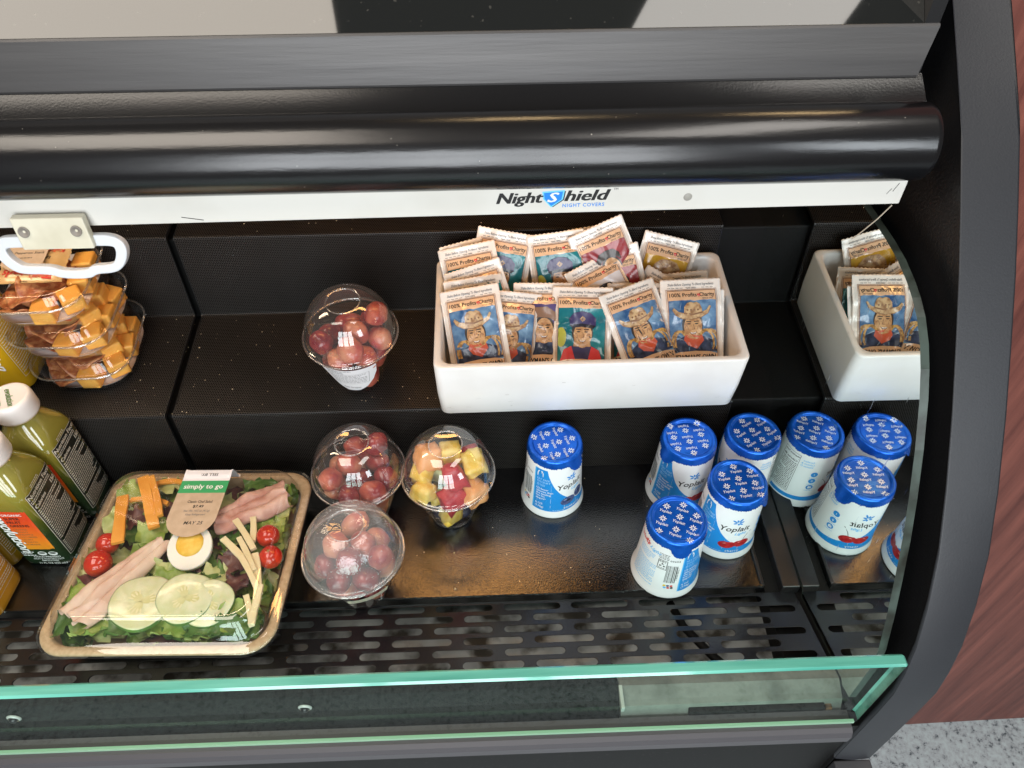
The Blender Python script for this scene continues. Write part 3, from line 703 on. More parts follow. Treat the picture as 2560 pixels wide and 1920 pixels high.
    # back: red flower, text block, recycling mark, bar code
    P.flower(-66, 66, 4.2, M_RED, 1, 8, 12, 0.17); P.text('Yoplait', -76, 63.6, 6.4, M_RED, 1, 0.02, 0.22); P.text('Light', -55.5, 61.6, 6.4, M_YLB, 1, 0.02, 0.35, rot=-8)
    text_lines(P, -74, -54, 47, 58, 5, M_YLB, 1, 31, 0.75); text_lines(P, -76, -50.5, 12, 44, 15, M_YLB, 1, 33, 0.72)
    text_lines(P, -50.5, -40.8, 58, 66.5, 4, M_GREY, 1, 37, 0.9)
    P.frame(-50, 43, -41.5, 56.5, 0.55, M_INK, 1, 4); text_lines(P, -49.4, -42, 53.2, 56, 2, M_INK, 1, 38, 0.7)
    for a in (90, 210, 330):
        x, y = -45.75+2.1*math.cos(R(a)), 49+2.1*math.sin(R(a)); P.poly([(x+1.5*math.cos(R(a-95)), y+1.5*math.sin(R(a-95))), (x+1.6*math.cos(R(a+25)), y+1.6*math.sin(R(a+25))), (x+1.6*math.cos(R(a+145)), y+1.6*math.sin(R(a+145)))], M_INK, 1)
    text_lines(P, -49, -42.5, 43.6, 45.6, 1, M_INK, 1, 39, 0.8)
    P.text('00652', -34.8, 57.4, 3.3, M_INK, 1, 0.02, space=1.2)
    g = random.Random(2); x = -40.8
    while x < -31.6:
        w = g.choice((0.3, 0.3, 0.55, 0.8)); P.rect(x, 24, x+w, 51, M_INK, 1, 9); x += w+g.choice((0.3, 0.45, 0.7))
    P.text('7 04700 00652 7', -29.4, 38, 3.0, M_INK, 1, 0.0, rot=90)
    for i, (a, b_) in enumerate(((M_YEL, M_YLB), (M_BERRY, M_RED), (M_RED, M_INK))):
        P.ell(-39.5+i*3.1, 19.2, 1.4, 1.4, a, 1, 0, 10); P.ell(-39.5+i*3.1+0.6, 16.2, 1.4, 1.4, b_, 1, 0, 10)
    o = P.build('yp', cupmap); me = o.data; bpy.data.objects.remove(o)
    return me
YP = {k: yogurt_print(k) for k in ('cherry', 'blueberry')}
def yogurt(kind, x, y, rot, tab, txt, label):
    root = empty('yogurt_cup', (x, y, 0.0001), (0, 0, R(rot)))
    tag(root, label, 'yogurt cup', 'yogurt cups on the black deck')
    c_ = link('cup_body', CUPB, root); link('label_print', YP[kind], c_)
    l_ = link('foil_lid', FOIL, root, None, (0, 0, R(tab-rot)))
    link('lid_print', LIDPRINT, l_, None, (0, 0, R(txt-tab)))
yogurt('blueberry', 0.0549, 0.4506, 8, 47, -72, 'blueberry yogurt cup with blue foil lid standing alone on the deck')
yogurt('cherry', 0.1837, 0.4503, -17, -62, 186, 'cherry yogurt cup behind the one with the bar code, its foil tab hanging at left')
yogurt('cherry', 0.2469, 0.4547, -80, 150, 30, 'yogurt cup at the back beside the mirror with its picture turned away')
yogurt('cherry', 0.2186, 0.3983, -28, 62, 6, 'cherry yogurt cup nearest the mirror with foil tab sticking out at right')
yogurt('cherry', 0.1557, 0.3600, 64, 0, -24, 'frontmost yogurt cup showing its bar code and blue fine print')

# ------------------------------------------------------------------ fruit cups
def dome_prof():
    p = [(44.0, 62.5), (44.6, 63.5), (44.6, 66.0), (44.0, 67.2), (42.4, 67.4), (41.4, 68.2)]
    for k in range(0, 17):
        a = R(4+k*4.3); p.append((41.6*math.cos(a)**0.78, 68.2+41.5*math.sin(a)))
    return [q for q in p if q[0] > 15.6]+[(15.6, 68.2+39.6), (15.2, 68.2+38.9), (14.4, 68.2+38.6), (0.2, 68.2+38.4)]
DP = dome_prof(); ZT = DP[-1][1]
v, f = lathe(DP, 64); DOME = mesh('dome_lid', scale(v), f, [M_DOME], None, True); DOMEW = mesh('dome_lid', scale(v), f, [M_DEW], None, True)
def torus(R0, r_, z, n=48, m=8):
    rings = [[((R0+r_*math.cos(2*math.pi*k/m))*math.cos(2*math.pi*j/n), (R0+r_*math.cos(2*math.pi*k/m))*math.sin(2*math.pi*j/n), z+r_*math.sin(2*math.pi*k/m)) for k in range(m)] for j in range(n)]
    v = [p for q in rings for p in q]; f = [(j*m+k, ((j+1) % n)*m+k, ((j+1) % n)*m+(k+1) % m, j*m+(k+1) % m) for j in range(n) for k in range(m)]
    return v, f
v, f = torus(15.4, 0.7, ZT+0.1); RING = mesh('hole_rim', scale(v), f, [clear_mat('clear_rim', base=0.16, gain=0.6, rough=0.1, haze=0.10)], None, True)
v, f = torus(44.3, 0.9, 64.6, 64, 8); LIP = mesh('lid_lip', scale(v), f, [clear_mat('clear_lip', base=0.18, gain=0.8, rough=0.05, haze=0.06)], None, True)
v, f = lathe([(0, 1.6), (18, 1.6), (20.5, 0.0), (22.0, 0.0), (22.6, 2), (23.4, 6), (28, 20), (33, 36), (38, 52), (40.6, 60), (41.5, 63)], 56); CUP = mesh('cup_wall', scale(v), f, [M_CLEAR], None, True)
def cupwall_r(z): return 22.6+(z-2)*(40.6-22.6)/58
def pack(n, rad, seed, zmax=96, it=500):
    g = random.Random(seed); P = [Vector((g.uniform(-15, 15), g.uniform(-15, 15), 14+80*i/n)) for i in range(n)]
    rr = rad if isinstance(rad, list) else [rad]*n
    for k in range(it):
        for i in range(n): P[i].z -= 0.35
        for _ in range(2):
            for i in range(n):
                for j in range(i):
                    d = P[i]-P[j]; L = d.length or 0.01; o = rr[i]+rr[j]-L
                    if o > 0: d *= o*0.5/L; P[i] += d; P[j] -= d
            for i in range(n):
                p = P[i]; r_ = rr[i]
                p.z = max(p.z, 2+r_)
                lim = (cupwall_r(p.z)-r_*1.13) if p.z < 66 else math.sqrt(max(0, 1-((p.z-66)/44)**2))*40-r_*0.95
                h = math.hypot(p.x, p.y); lim = max(lim, 0.5)
                if h > lim: p.x *= lim/h; p.y *= lim/h
    return P
def ellipsoid(a, b_, c_, n=16, m=10, seed=0, amp=0.0):
    v = [(0, 0, -c_)]; f = []
    for i in range(1, m):
        t = math.pi*i/m-math.pi/2
        for j in range(n):
            p = 2*math.pi*j/n; q = Vector((math.cos(t)*math.cos(p), math.cos(t)*math.sin(p), math.sin(t)))
            s = 1+amp*noise.noise(q*1.7+Vector((seed, 0, 0))); v.append((q.x*a*s, q.y*b_*s, q.z*c_*s))
    v.append((0, 0, c_)); L = len(v)-1
    for j in range(n): f.append((0, 1+(j+1) % n, 1+j)); f.append((L, L-n+j, L-n+(j+1) % n))
    for i in range(m-2):
        for j in range(n): f.append((1+i*n+j, 1+i*n+(j+1) % n, 1+(i+1)*n+(j+1) % n, 1+(i+1)*n+j))
    return v, f
M_GRAPE = [mat('grape_red', (0.30, 0.020, 0.026), 0.28, col2=(0.54, 0.14, 0.09), nscale=55, sss=0.25, coat=0.3, bump=0.1, bscale=300),
           mat('grape_pink', (0.46, 0.075, 0.06), 0.32, col2=(0.62, 0.26, 0.15), nscale=50, sss=0.25, coat=0.3),
           mat('grape_dark', (0.17, 0.009, 0.018), 0.25, col2=(0.34, 0.04, 0.04), nscale=70, coat=0.4)]
GRAPES = []
for k in range(6):
    v, f = ellipsoid(11.2+0.5*(k % 3), 10.8-0.5*(k % 2), 13.4+0.8*(k % 2)-0.9*(k % 3), 24, 14, k, 0.12); GRAPES.append(mesh('grape', scale(v), f, [M_GRAPE[k % 3]], None, True))
def fruit_cup(x, y, z0, tilt, label, dewy=False, rotz=0):
    root = empty('fruit_cup', (x, y, z0), (R(tilt), 0, R(rotz)))
    tag(root, label, 'fruit cup', 'clear dome-lidded fruit cups')
    link('cup_wall', CUP, root); d = link('dome_lid', DOMEW if dewy else DOME, root); link('hole_rim', RING, d); link('lid_lip', LIP, d)
    return root
def fill_grapes(root, n, seed, label, group):
    g = random.Random(seed); Mx = Matrix.Translation(root.location) @ root.rotation_euler.to_matrix().to_4x4()
    for i, p in enumerate(pack(n, 11.9, seed)):
        o = link('grape', GRAPES[(i*5+seed) % 6]); o.location = Mx @ (p*MM); o.rotation_euler = (g.uniform(0, 3), g.uniform(0, 3), g.uniform(0, 6))
        tag(o, label, 'grape', group)
slope = math.degrees(math.atan2(0.1060-0.0937, 0.6204-0.4875))
gA = fruit_cup(-0.1350, 0.5310, 0.0937+(0.531-0.4875)*0.0925+0.0012, slope, 'red grape cup with white sticker standing on the perforated step')
gB = fruit_cup(-0.1335, 0.4385, 0.0, 0, 'red grape cup between the step and the misted grape cup')
gC = fruit_cup(-0.1290, 0.3500, 0.0, 0, 'misted red grape cup at the front beside the salad tray', True)
gD = fruit_cup(-0.0477, 0.4330, 0.0, 0, 'mixed fruit cup with pineapple and melon chunks')
fill_grapes(gA, 19, 4, 'red grape in the cup on the perforated step', 'grapes in the cup on the step')
fill_grapes(gB, 19, 11, 'red grape in the dome cup behind the misted cup', 'grapes in the cup behind')
fill_grapes(gC, 20, 23, 'red grape in the misted cup beside the salad', 'grapes in the misted cup')
def wallmap(rz=0, off=0.25):
    def fn(s, z, l):
        p = s/32+R(rz); r_ = cupwall_r(z)+off+0.06*l; return (r_*math.sin(p)*MM, -r_*math.cos(p)*MM, z*MM)
    return fn
P = Print(); STK = mat('white_sticker', (0.80, 0.80, 0.82), 0.5)
P.poly([(-26, 56), (26, 56), (27.5, 40), (25, 26), (18, 14), (8, 8), (-8, 7), (-18, 13), (-24, 26), (-27, 42)], STK, 0, 4)
text_lines(P, -14, 6, 47, 55, 3, M_GREY, 1, 3, 1.0); P.frame(-16, 24, 20, 46, 0.35, M_GREY, 1, 4); text_lines(P, -14.5, 18, 25.5, 45, 6, M_GREY, 1, 4, 1.0)
P.text('Red Grapes', 0, 13.5, 4.2, M_GREY, 1, 0.01)
P.build('sticker', wallmap(-8), gA)
P = Print(); TAN = mat('tan_sticker', (0.60, 0.52, 0.40), 0.5)
P.poly([(-13, 61), (13, 61), (13, 51), (-13, 51)], TAN, 0, 4); text_lines(P, -11, 11, 52, 60, 3, M_GREY, 1, 6, 0.9)
P.build('sticker', wallmap(22, 4.6), gC)
# water beads on the misted dome
wv, wf = [], []; g = random.Random(31)
sv, sf = ellipsoid(1, 1, 1, 8, 6)
for k in range(240):
    a = g.uniform(0, 6.283); i = g.randrange(8, len(DP)-5); t = g.random(); r_ = DP[i][0]+(DP[i+1][0]-DP[i][0])*t; z = DP[i][1]+(DP[i+1][1]-DP[i][1])*t
    s_ = g.uniform(0.25, 0.75) if g.random() < 0.85 else g.uniform(0.8, 1.3); o_ = len(wv)
    wv += [((r_+p[0]*s_*0.6)*math.cos(a)-p[1]*s_*math.sin(a), (r_+p[0]*s_*0.6)*math.sin(a)+p[1]*s_*math.cos(a), z+p[2]*s_) for p in sv]; wf += [tuple(b_+o_ for b_ in q) for q in sf]
tag(obj('condensation_beads', scale(wv), wf, clear_mat('water_bead', base=0.10, gain=0.8, rough=0.03), gC, None, True), kind='stuff')
# mixed fruit chunks
M_PINE = mat('pineapple', (0.78, 0.50, 0.06), 0.4, col2=(0.85, 0.66, 0.20), nscale=130, bump=0.5, bscale=220, stretch=(1, 1, 0.3), sss=0.2)
M_CANT = mat('cantaloupe', (0.80, 0.36, 0.13), 0.4, col2=(0.86, 0.46, 0.22), nscale=60, sss=0.2)
M_MELON = mat('watermelon', (0.40, 0.015, 0.03), 0.35, col2=(0.56, 0.05, 0.06), nscale=80, sss=0.2)
M_HONEY = mat('honeydew', (0.66, 0.68, 0.36), 0.4, col2=(0.72, 0.74, 0.45), nscale=60)
def chunk(name, hx, hy, hz, m, seed):
    v, f = ellipsoid(1, 1, 1, 16, 10); g = random.Random(seed); out = []
    tap = g.uniform(0.7, 1.0)
    for x, y, z in v:
        e = 0.55; s = lambda t: math.copysign(abs(t)**e, t)
        L = max(abs(x), abs(y), abs(z)); q = Vector((x, y, z))/L*0.62+Vector((s(x), s(y), s(z)))*0.40
        k = 1-(1-tap)*(q.z*0.5+0.5); q = Vector((q.x*hx*k, q.y*hy*k, q.z*hz)); q *= 1+0.22*noise.noise(q*0.11+Vector((seed, 0, 0)))
        out.append(q)
    return mesh(name, scale([tuple(q) for q in out]), f, [m], None, True)
kinds = ['blueberry', 'pine', 'blueberry', 'pine', 'melon', 'cant', 'pine', 'honey', 'melon', 'pine', 'cant', 'pine', 'melon', 'pine']
rads = [9 if k == 'blueberry' else 12.5 for k in kinds]
# laid by hand: dark berries below, a red piece at the front, melon at back left, pineapple round the sides
spots = [('pineapple_chunk', M_PINE, (0, -15, 18), (9, 8, 7)), ('pineapple_chunk', M_PINE, (12, 8, 20), (9, 9, 8)), ('pineapple_chunk', M_PINE, (-13, 6, 22), (9, 9, 8)),
         ('melon_chunk', M_MELON, (3, -13, 42), (13, 11, 11)), ('cantaloupe_chunk', M_CANT, (22, -8, 44), (11, 12, 11)), ('pineapple_chunk', M_PINE, (-24, -12, 52), (10, 9, 8)), ('honeydew_chunk', M_HONEY, (-6, 18, 46), (12, 11, 11)),
         ('melon_chunk', M_MELON, (6, -7, 66), (7, 9, 12)), ('pineapple_chunk', M_PINE, (24, 8, 68), (12, 10, 8)), ('cantaloupe_chunk', M_CANT, (-19, 14, 72), (12, 11, 11)), ('pineapple_chunk', M_PINE, (2, 19, 70), (10, 9, 9)), ('pineapple_chunk', M_PINE, (-26, 2, 60), (9, 9, 8)), ('melon_chunk', M_MELON, (20, 22, 60), (8, 8, 8))]
LB_ = {'pineapple_chunk': ('yellow pineapple chunk in the mixed fruit cup', 'pineapple'), 'melon_chunk': ('dark red melon chunk in the mixed fruit cup', 'melon'), 'cantaloupe_chunk': ('orange cantaloupe chunk in the mixed fruit cup', 'cantaloupe'), 'honeydew_chunk': ('pale green honeydew chunk in the mixed fruit cup', 'honeydew')}
for i, (nm, m, p, h) in enumerate(spots):
    o = link(nm, chunk(nm, h[0]*1.13, h[1]*1.13, h[2]*1.1, m, i+40)); o.location = gD.location+Vector(p)*MM; o.rotation_euler = (rnd.uniform(-.4, .4), rnd.uniform(-.4, .4), rnd.uniform(0, 6))
    tag(o, *LB_[nm], LB_[nm][1]+' pieces in the mixed fruit cup')
v, f = ellipsoid(8, 8, 7.4, 14, 9); BB = mesh('blueberry', scale(v), f, [mat('dark_berry', (0.012, 0.012, 0.035), 0.35, col2=(0.04, 0.045, 0.09), nscale=90)], None, True)
for i in range(6):
    a = R(60*i-90); o = link('blueberry', BB); o.location = gD.location+Vector((13.2*math.cos(a), 13.2*math.sin(a), 9.6))*MM
    tag(o, 'dark blueberry at the bottom of the mixed fruit cup', 'blueberry', 'blueberries in the mixed fruit cup')
# ------------------------------------------------------------------ white bin on the step
bin_tilt = R(slope*0.8)
HX, HY, HZ = 0.1425, 0.0725, 0.0715
def bin_mesh():
    rings = []
    def rg(hx, hy, r_, z): return [(x, y, z) for x, y in rrect(hx, hy, r_, 6)]
    for ins, z in ((0.006, 0.0), (0.0025, 0.0008), (0.0012, 0.003)): rings.append(rg(HX-ins-0.001, HY-ins-0.001, 0.007, z))
    rings += [rg(HX-0.0005, HY-0.0005, 0.008, 0.030), rg(HX, HY, 0.008, HZ-0.0015), rg(HX-0.0006, HY-0.0006, 0.008, HZ-0.0003), rg(HX-0.0018, HY-0.0018, 0.008, HZ)]
    rings += [rg(HX-0.0052, HY-0.0052, 0.010, HZ), rg(HX-0.0064, HY-0.0064, 0.010, HZ-0.0010), rg(HX-0.0072, HY-0.0072, 0.0105, HZ-0.004), rg(HX-0.0090, HY-0.0090, 0.012, 0.010), rg(HX-0.013, HY-0.013, 0.012, 0.006)]
    return loft(rings, True, True)
v, f = bin_mesh()
bn = obj('storage_bin', v, f, M_MELAMINE, None, None, True)
bn.location = (0.0868, 0.5480, 0.0937+(0.548-0.4875)*0.0925+0.0022); bn.rotation_euler = (bin_tilt, 0, R(0.2))
tag(bn, 'white rectangular melamine bin holding dressing packets on the perforated step', 'bin')

q = Print(); g = random.Random(8); SC_ = mat('bin_scuff', (0.42, 0.40, 0.37), 0.6)
for k in range(16):
    x = g.uniform(-135, 135); y = g.choice((g.uniform(4, 16), g.uniform(8, 60))); a = g.uniform(-0.5, 0.5); L = g.uniform(0.8, 5)
    q.line([(x, y), (x+L*math.cos(a), y+L*math.sin(a)*0.5)], g.uniform(0.12, 0.4), SC_, 0)
q.build('scuff_marks', lambda a, b_, l: (a*MM, -HY+0.0004-0.0006*(b_ < 3)-0.0006, b_*MM), bn)
# ------------------------------------------------------------------ dressing sachets
M_SACH = mat('sachet_white_film', (0.78, 0.74, 0.69), 0.22, coat=0.6)
M_PEACH = mat('sachet_peach', (0.74, 0.50, 0.32), 0.22, coat=0.6); M_TANL = mat('sachet_brown_line', (0.30, 0.13, 0.05), 0.4)
PIC = {'cow': mat('print_sky_blue', (0.025, 0.085, 0.22), 0.22, col2=(0.20, 0.36, 0.54), nscale=75, ncut=(0.35, 0.7), coat=0.6), 'cap': mat('print_teal', (0.008, 0.13, 0.17), 0.22, col2=(0.02, 0.22, 0.25), nscale=50, coat=0.4),
       'red': mat('print_red', (0.22, 0.010, 0.018), 0.28, col2=(0.32, 0.02, 0.025), nscale=90, coat=0.4), 'gold': mat('print_gold', (0.50, 0.27, 0.02), 0.22, col2=(0.66, 0.42, 0.07), nscale=50, coat=0.4),
       'white': mat('print_pale', (0.70, 0.70, 0.74), 0.28, coat=0.4), 'brown': mat('print_violet', (0.06, 0.04, 0.13), 0.28, col2=(0.10, 0.07, 0.2), nscale=50, coat=0.4)}
S_SKIN = mat('print_skin', (0.58, 0.36, 0.18), 0.25, col2=(0.36, 0.18, 0.08), nscale=170, coat=0.3); S_HAIR = mat('print_hair', (0.035, 0.025, 0.02), 0.35, coat=0.3)
S_STRAW = mat('print_straw', (0.54, 0.38, 0.21), 0.25, col2=(0.26, 0.14, 0.07), nscale=210, coat=0.3); S_STRAWD = mat('print_straw_dark', (0.20, 0.10, 0.05), 0.35, coat=0.3)
S_ROPE = mat('print_rope', (0.52, 0.32, 0.10), 0.35, col2=(0.26, 0.13, 0.03), nscale=330, ncut=(0.45, 0.55), coat=0.3); S_SCARF = mat('print_scarf', (0.52, 0.08, 0.03), 0.35, coat=0.3)
S_DENIM = mat('print_denim', (0.012, 0.02, 0.05), 0.25, col2=(0.05, 0.07, 0.15), nscale=120, coat=0.3); S_CAP = mat('print_navy', (0.03, 0.022, 0.10), 0.35, coat=0.3); S_LEAF = mat('print_leaf', (0.40, 0.42, 0.06), 0.35, coat=0.3)
SW, SH = 28.2, 88.0
def blob(cx, cy, rx, ry, n=20, e=1.0, rot=0):
    return [(cx+rx*math.copysign(abs(math.cos(a))**e, math.cos(a))*math.cos(R(rot))-ry*math.copysign(abs(math.sin(a))**e, math.sin(a))*math.sin(R(rot)), cy+rx*math.copysign(abs(math.cos(a))**e, math.cos(a))*math.sin(R(rot))+ry*math.copysign(abs(math.sin(a))**e, math.sin(a))*math.cos(R(rot))) for a in [2*math.pi*k/n for k in range(n)]]
def arc(cx, cy, rx, ry, a0, a1, n=10): return [(cx+rx*math.cos(R(a0+(a1-a0)*k/n)), cy+ry*math.sin(R(a0+(a1-a0)*k/n))) for k in range(n+1)]
def face(P, cx, cy, s=1.0):
    """generic smiling printed face"""
    P.poly([(cx-7*s, cy-10*s), (cx+7*s, cy-10*s), (cx+6*s, cy-1), (cx-6*s, cy-1)], S_SKIN, 2, 2.0)
    P.poly(blob(cx, cy+1.5*s, 8.6*s, 11*s), S_HAIR, 2, 2.0); P.poly(blob(cx+0.3, cy-0.4*s, 7.4*s, 10.6*s), S_SKIN, 3, 1.8)
    for d in (-1, 1):
        P.ell(cx+d*3.1*s, cy+2.2*s, 1.6*s, 0.55*s, S_HAIR, 4, 0, 8); P.line([(cx+d*1.4*s, cy+4.0*s), (cx+d*5.0*s, cy+4.3*s)], 0.75*s, S_HAIR, 4)
        P.line(arc(cx+d*5.0*s, cy-2.5*s, 1.2*s, 3.4*s, 90-d*60, 90+d*90, 4), 0.35*s, S_STRAWD, 4)
    P.line([(cx+0.4*s, cy+1.6*s), (cx+1.4*s, cy-2.0*s), (cx-0.5*s, cy-2.3*s)], 0.5*s, S_STRAWD, 4)
    P.poly([(cx-3.1*s, cy-4.4*s), (cx, cy-5.2*s), (cx+3.3*s, cy-4.2*s), (cx+1.8*s, cy-6.4*s), (cx-1.6*s, cy-6.5*s)], S_STRAWD, 4); P.poly([(cx-2.4*s, cy-4.7*s), (cx, cy-5.3*s), (cx+2.6*s, cy-4.6*s), (cx+1.3*s, cy-5.7*s), (cx-1.2*s, cy-5.8*s)], M_WHITEINK, 5)
def sachet_art(kind):
    P = Print(); pm = PIC[kind]
    g = random.Random(5)
    edge = [(x, -20.6+g.uniform(-0.5, 0.5)) for x in range(-22, 23, 4)]
    P.poly([(-22, -84), (22, -84)]+[(22, -20.6)]+list(reversed(edge))+[(-22, -20.6)], pm, 0, 2.0)
    P.poly([(-22, -11.4), (-22, -20.7)]+edge[1:-1]+[(22, -20.7), (22, -11.4)], M_PEACH, 0, 2.0)
    P.frame(-22.4, -84, 22.4, -10.9, 0.55, M_TANL, 1, 3); P.frame(-23.6, -85, 23.6, -9.9, 0.3, M_TANL, 1, 3)
    P.text('Shake Before Opening To Blend Ingredients', 0, -6.2, 3.2, M_GREY, 1, 0.012, 0.25, width=43)
    for x in range(-22, 22, 4):
        if abs(x+1) > 7: P.line([(x, -8.4), (x+2.6, -8.4)], 0.4, M_GREY, 1)
    P.text('TEAR HERE', 0, -9.1, 1.9, M_GREY, 1, 0.02)
    P.text('100% Profits', -8.0, -17.0, 5.2, M_INK, 2, 0.022, width=25.5); P.text('Charity', 14.2, -17.0, 5.2, M_INK, 2, 0.022, width=14)
    P.ell(6.1, -15.3, 1.0, 1.0, M_RED, 2, 0, 8); P.ell(7.4, -15.3, 1.0, 1.0, M_RED, 2, 0, 8); P.poly([(5.2, -15.6), (8.3, -15.6), (6.75, -17.6)], M_RED, 2); P.text('to', 6.7, -16.4, 1.8, M_WHITEINK, 3)
    P.text('SINCE 1982', 14.6, -19.6, 2.0, M_GREY, 2, 0.01)
    P0 = P; P = Print()
    if kind == 'cow':
        P.poly([(-18, -70), (-15, -61), (-7, -57), (6, -57), (15, -60.5), (19, -70)], S_DENIM, 1, 2.0)
        for dx in (0, 2.3, 4.4): P.line(arc(9+dx*0.9, -63, 7+dx*0.5, 10.5, 150, -28, 12), 1.7, S_ROPE, 2+(dx > 0))
        for dx in (0, 2.0): P.line(arc(-9.5-dx, -62, 5.5, 9.0, 40, 205, 8), 1.7, S_ROPE, 2)
        P.poly([(-6.5, -56.0), (6.5, -56.0), (8, -61), (2, -67.5), (-5, -64.5), (-8, -60)], S_SCARF, 3, 2.0)
        face(P, -0.5, -49.5, 0.98)
        P.poly([(-16.5, -36.0), (-14, -40.4), (-9, -43.3), (-2, -44.0), (6, -42.9), (12.2, -39.3), (14.6, -33.8), (13.2, -33.0), (10.8, -36.6), (6, -38.6), (-6, -38.8), (-11.5, -37.6), (-15.2, -34.3)], S_STRAW, 5, 2.0)
        P.poly([(-7.2, -39.2), (-7.0, -34.0), (-4.6, -30.6), (-1.6, -29.8), (0.6, -30.6), (3, -29.9), (5.6, -31.4), (7.2, -35.0), (7.6, -39.0), (0, -40.4)], S_STRAW, 5, 2.0)
        P.line([(-7.2, -38.6), (0, -39.9), (7.4, -38.4)], 1.0, S_STRAWD, 6)
        for x in (-4.4, -1.6, 1.2, 4.0): P.ell(x, -36.2, 0.8, 0.8, S_STRAWD, 6, 0, 6)
        P.line([(-16.2, -36.0), (-14, -40.2), (-9, -43.0), (-2, -43.8), (6, -42.7), (12.0, -39.2), (14.4, -34)], 0.4, S_STRAWD, 6)
    elif kind in ('cap', 'brown'):
        P.poly([(-17, -72), (-13, -61), (-6, -58), (7, -58), (14, -62), (18, -72)], S_CAP if kind == 'cap' else S_DENIM, 1, 2.0)
        if kind == 'cap':
            P.poly([(-17, -72), (-14, -62), (-8, -59), (-4, -72)], M_RED, 2, 2.0); P.poly([(17, -72), (14, -62), (8, -59), (5, -72)], M_RED, 2, 2.0)
            P.poly(blob(-16.5, -52, 4.2, 8), S_LEAF, 2, 2.0)
            for a in range(20, 170, 18): P.line([(14, -40), (14+7*math.cos(R(a)), -38+7*math.sin(R(a))-3)], 0.5, mat('print_palm', (0.008, 0.11, 0.14), 0.4), 1)
        face(P, 0.5, -49.5, 0.98)
        if kind == 'cap':
            P.poly([(-9.6, -42.0), (-10.4, -37), (-7, -32.6), (0, -30.8), (7, -32.2), (11.2, -36.4), (11.0, -42.4), (0, -40.6)], S_CAP, 5, 2.0)
            P.poly([(-10.0, -42.0), (0, -40.6), (11.4, -42.4), (9, -44.6), (0, -43.2), (-7.8, -44.4)], mat('print_visor', (0.01, 0.009, 0.02), 0.3, coat=0.4), 6, 2.0)
            P.flower(0.5, -37.0, 2.4, S_STRAW, 6, 8, 0, 0.25)
        else:
            P.poly([(-9.6, -43), (-11, -36), (-6, -31), (3, -30.5), (10, -35), (10.4, -43), (5, -39.5), (-4, -39)], S_STRAWD, 5, 2.0)
    elif kind == 'gold':
        P.poly([(-17, -72), (-12, -60), (12, -60), (17, -72)], S_STRAW, 1, 2.0); face(P, 2, -49.5, 0.98)
        P.poly([(-12.5, -43.5), (-10.6, -42), (-9.6, -36), (-5, -31), (2, -29.6), (9, -31), (13.4, -36), (14.4, -42), (16.4, -43.6), (8, -45.2), (2, -45.6), (-5, -45.2)], S_STRAW, 5, 2.0)
        P.line([(-9.8, -41.4), (2, -43.2), (14.2, -41.4)], 1.0, S_STRAWD, 6)
        for q in ([(-6, -33), (-2, -36), (-3, -40)], [(4, -31), (6, -35), (11, -37)], [(0, -31), (3, -38)]): P.line(q, 0.35, S_STRAWD, 6)
    else:
        P.poly([(-17, -72), (-12, -61), (12, -61), (17, -72)], S_DENIM, 1, 2.0); face(P, 1, -49.5, 0.98)
        P.poly([(-9, -44), (-9.4, -38), (-6, -34), (1, -32.6), (7, -33.6), (10.6, -38), (10.4, -44), (7, -40), (0, -38.6), (-5, -40)], S_HAIR, 5, 2.0)
    for vi, (x, y, l) in enumerate(P.V): P.V[vi] = (max(-21.8, min(21.8, x*1.17)), -21.2+(y+29.0)*1.17, l)
    P0.V, o_ = P0.V+P.V, len(P0.V); P0.F += [tuple(a+o_ for a in q) for q in P.F]; P0.I += [P0._m(P.M[i_]) for i_ in P.I]; P = P0
    P.poly([(-22, -83), (-22, -71.2), (-14, -69.0), (0, -68.2), (14, -69.0), (22, -71.2), (22, -83)], M_PEACH, 6, 2.0)
    P.text("NEWMAN'S OWN", 0, -76.2, 6.6, M_INK, 7, 0.035, width=40)
    return P
ART = {}
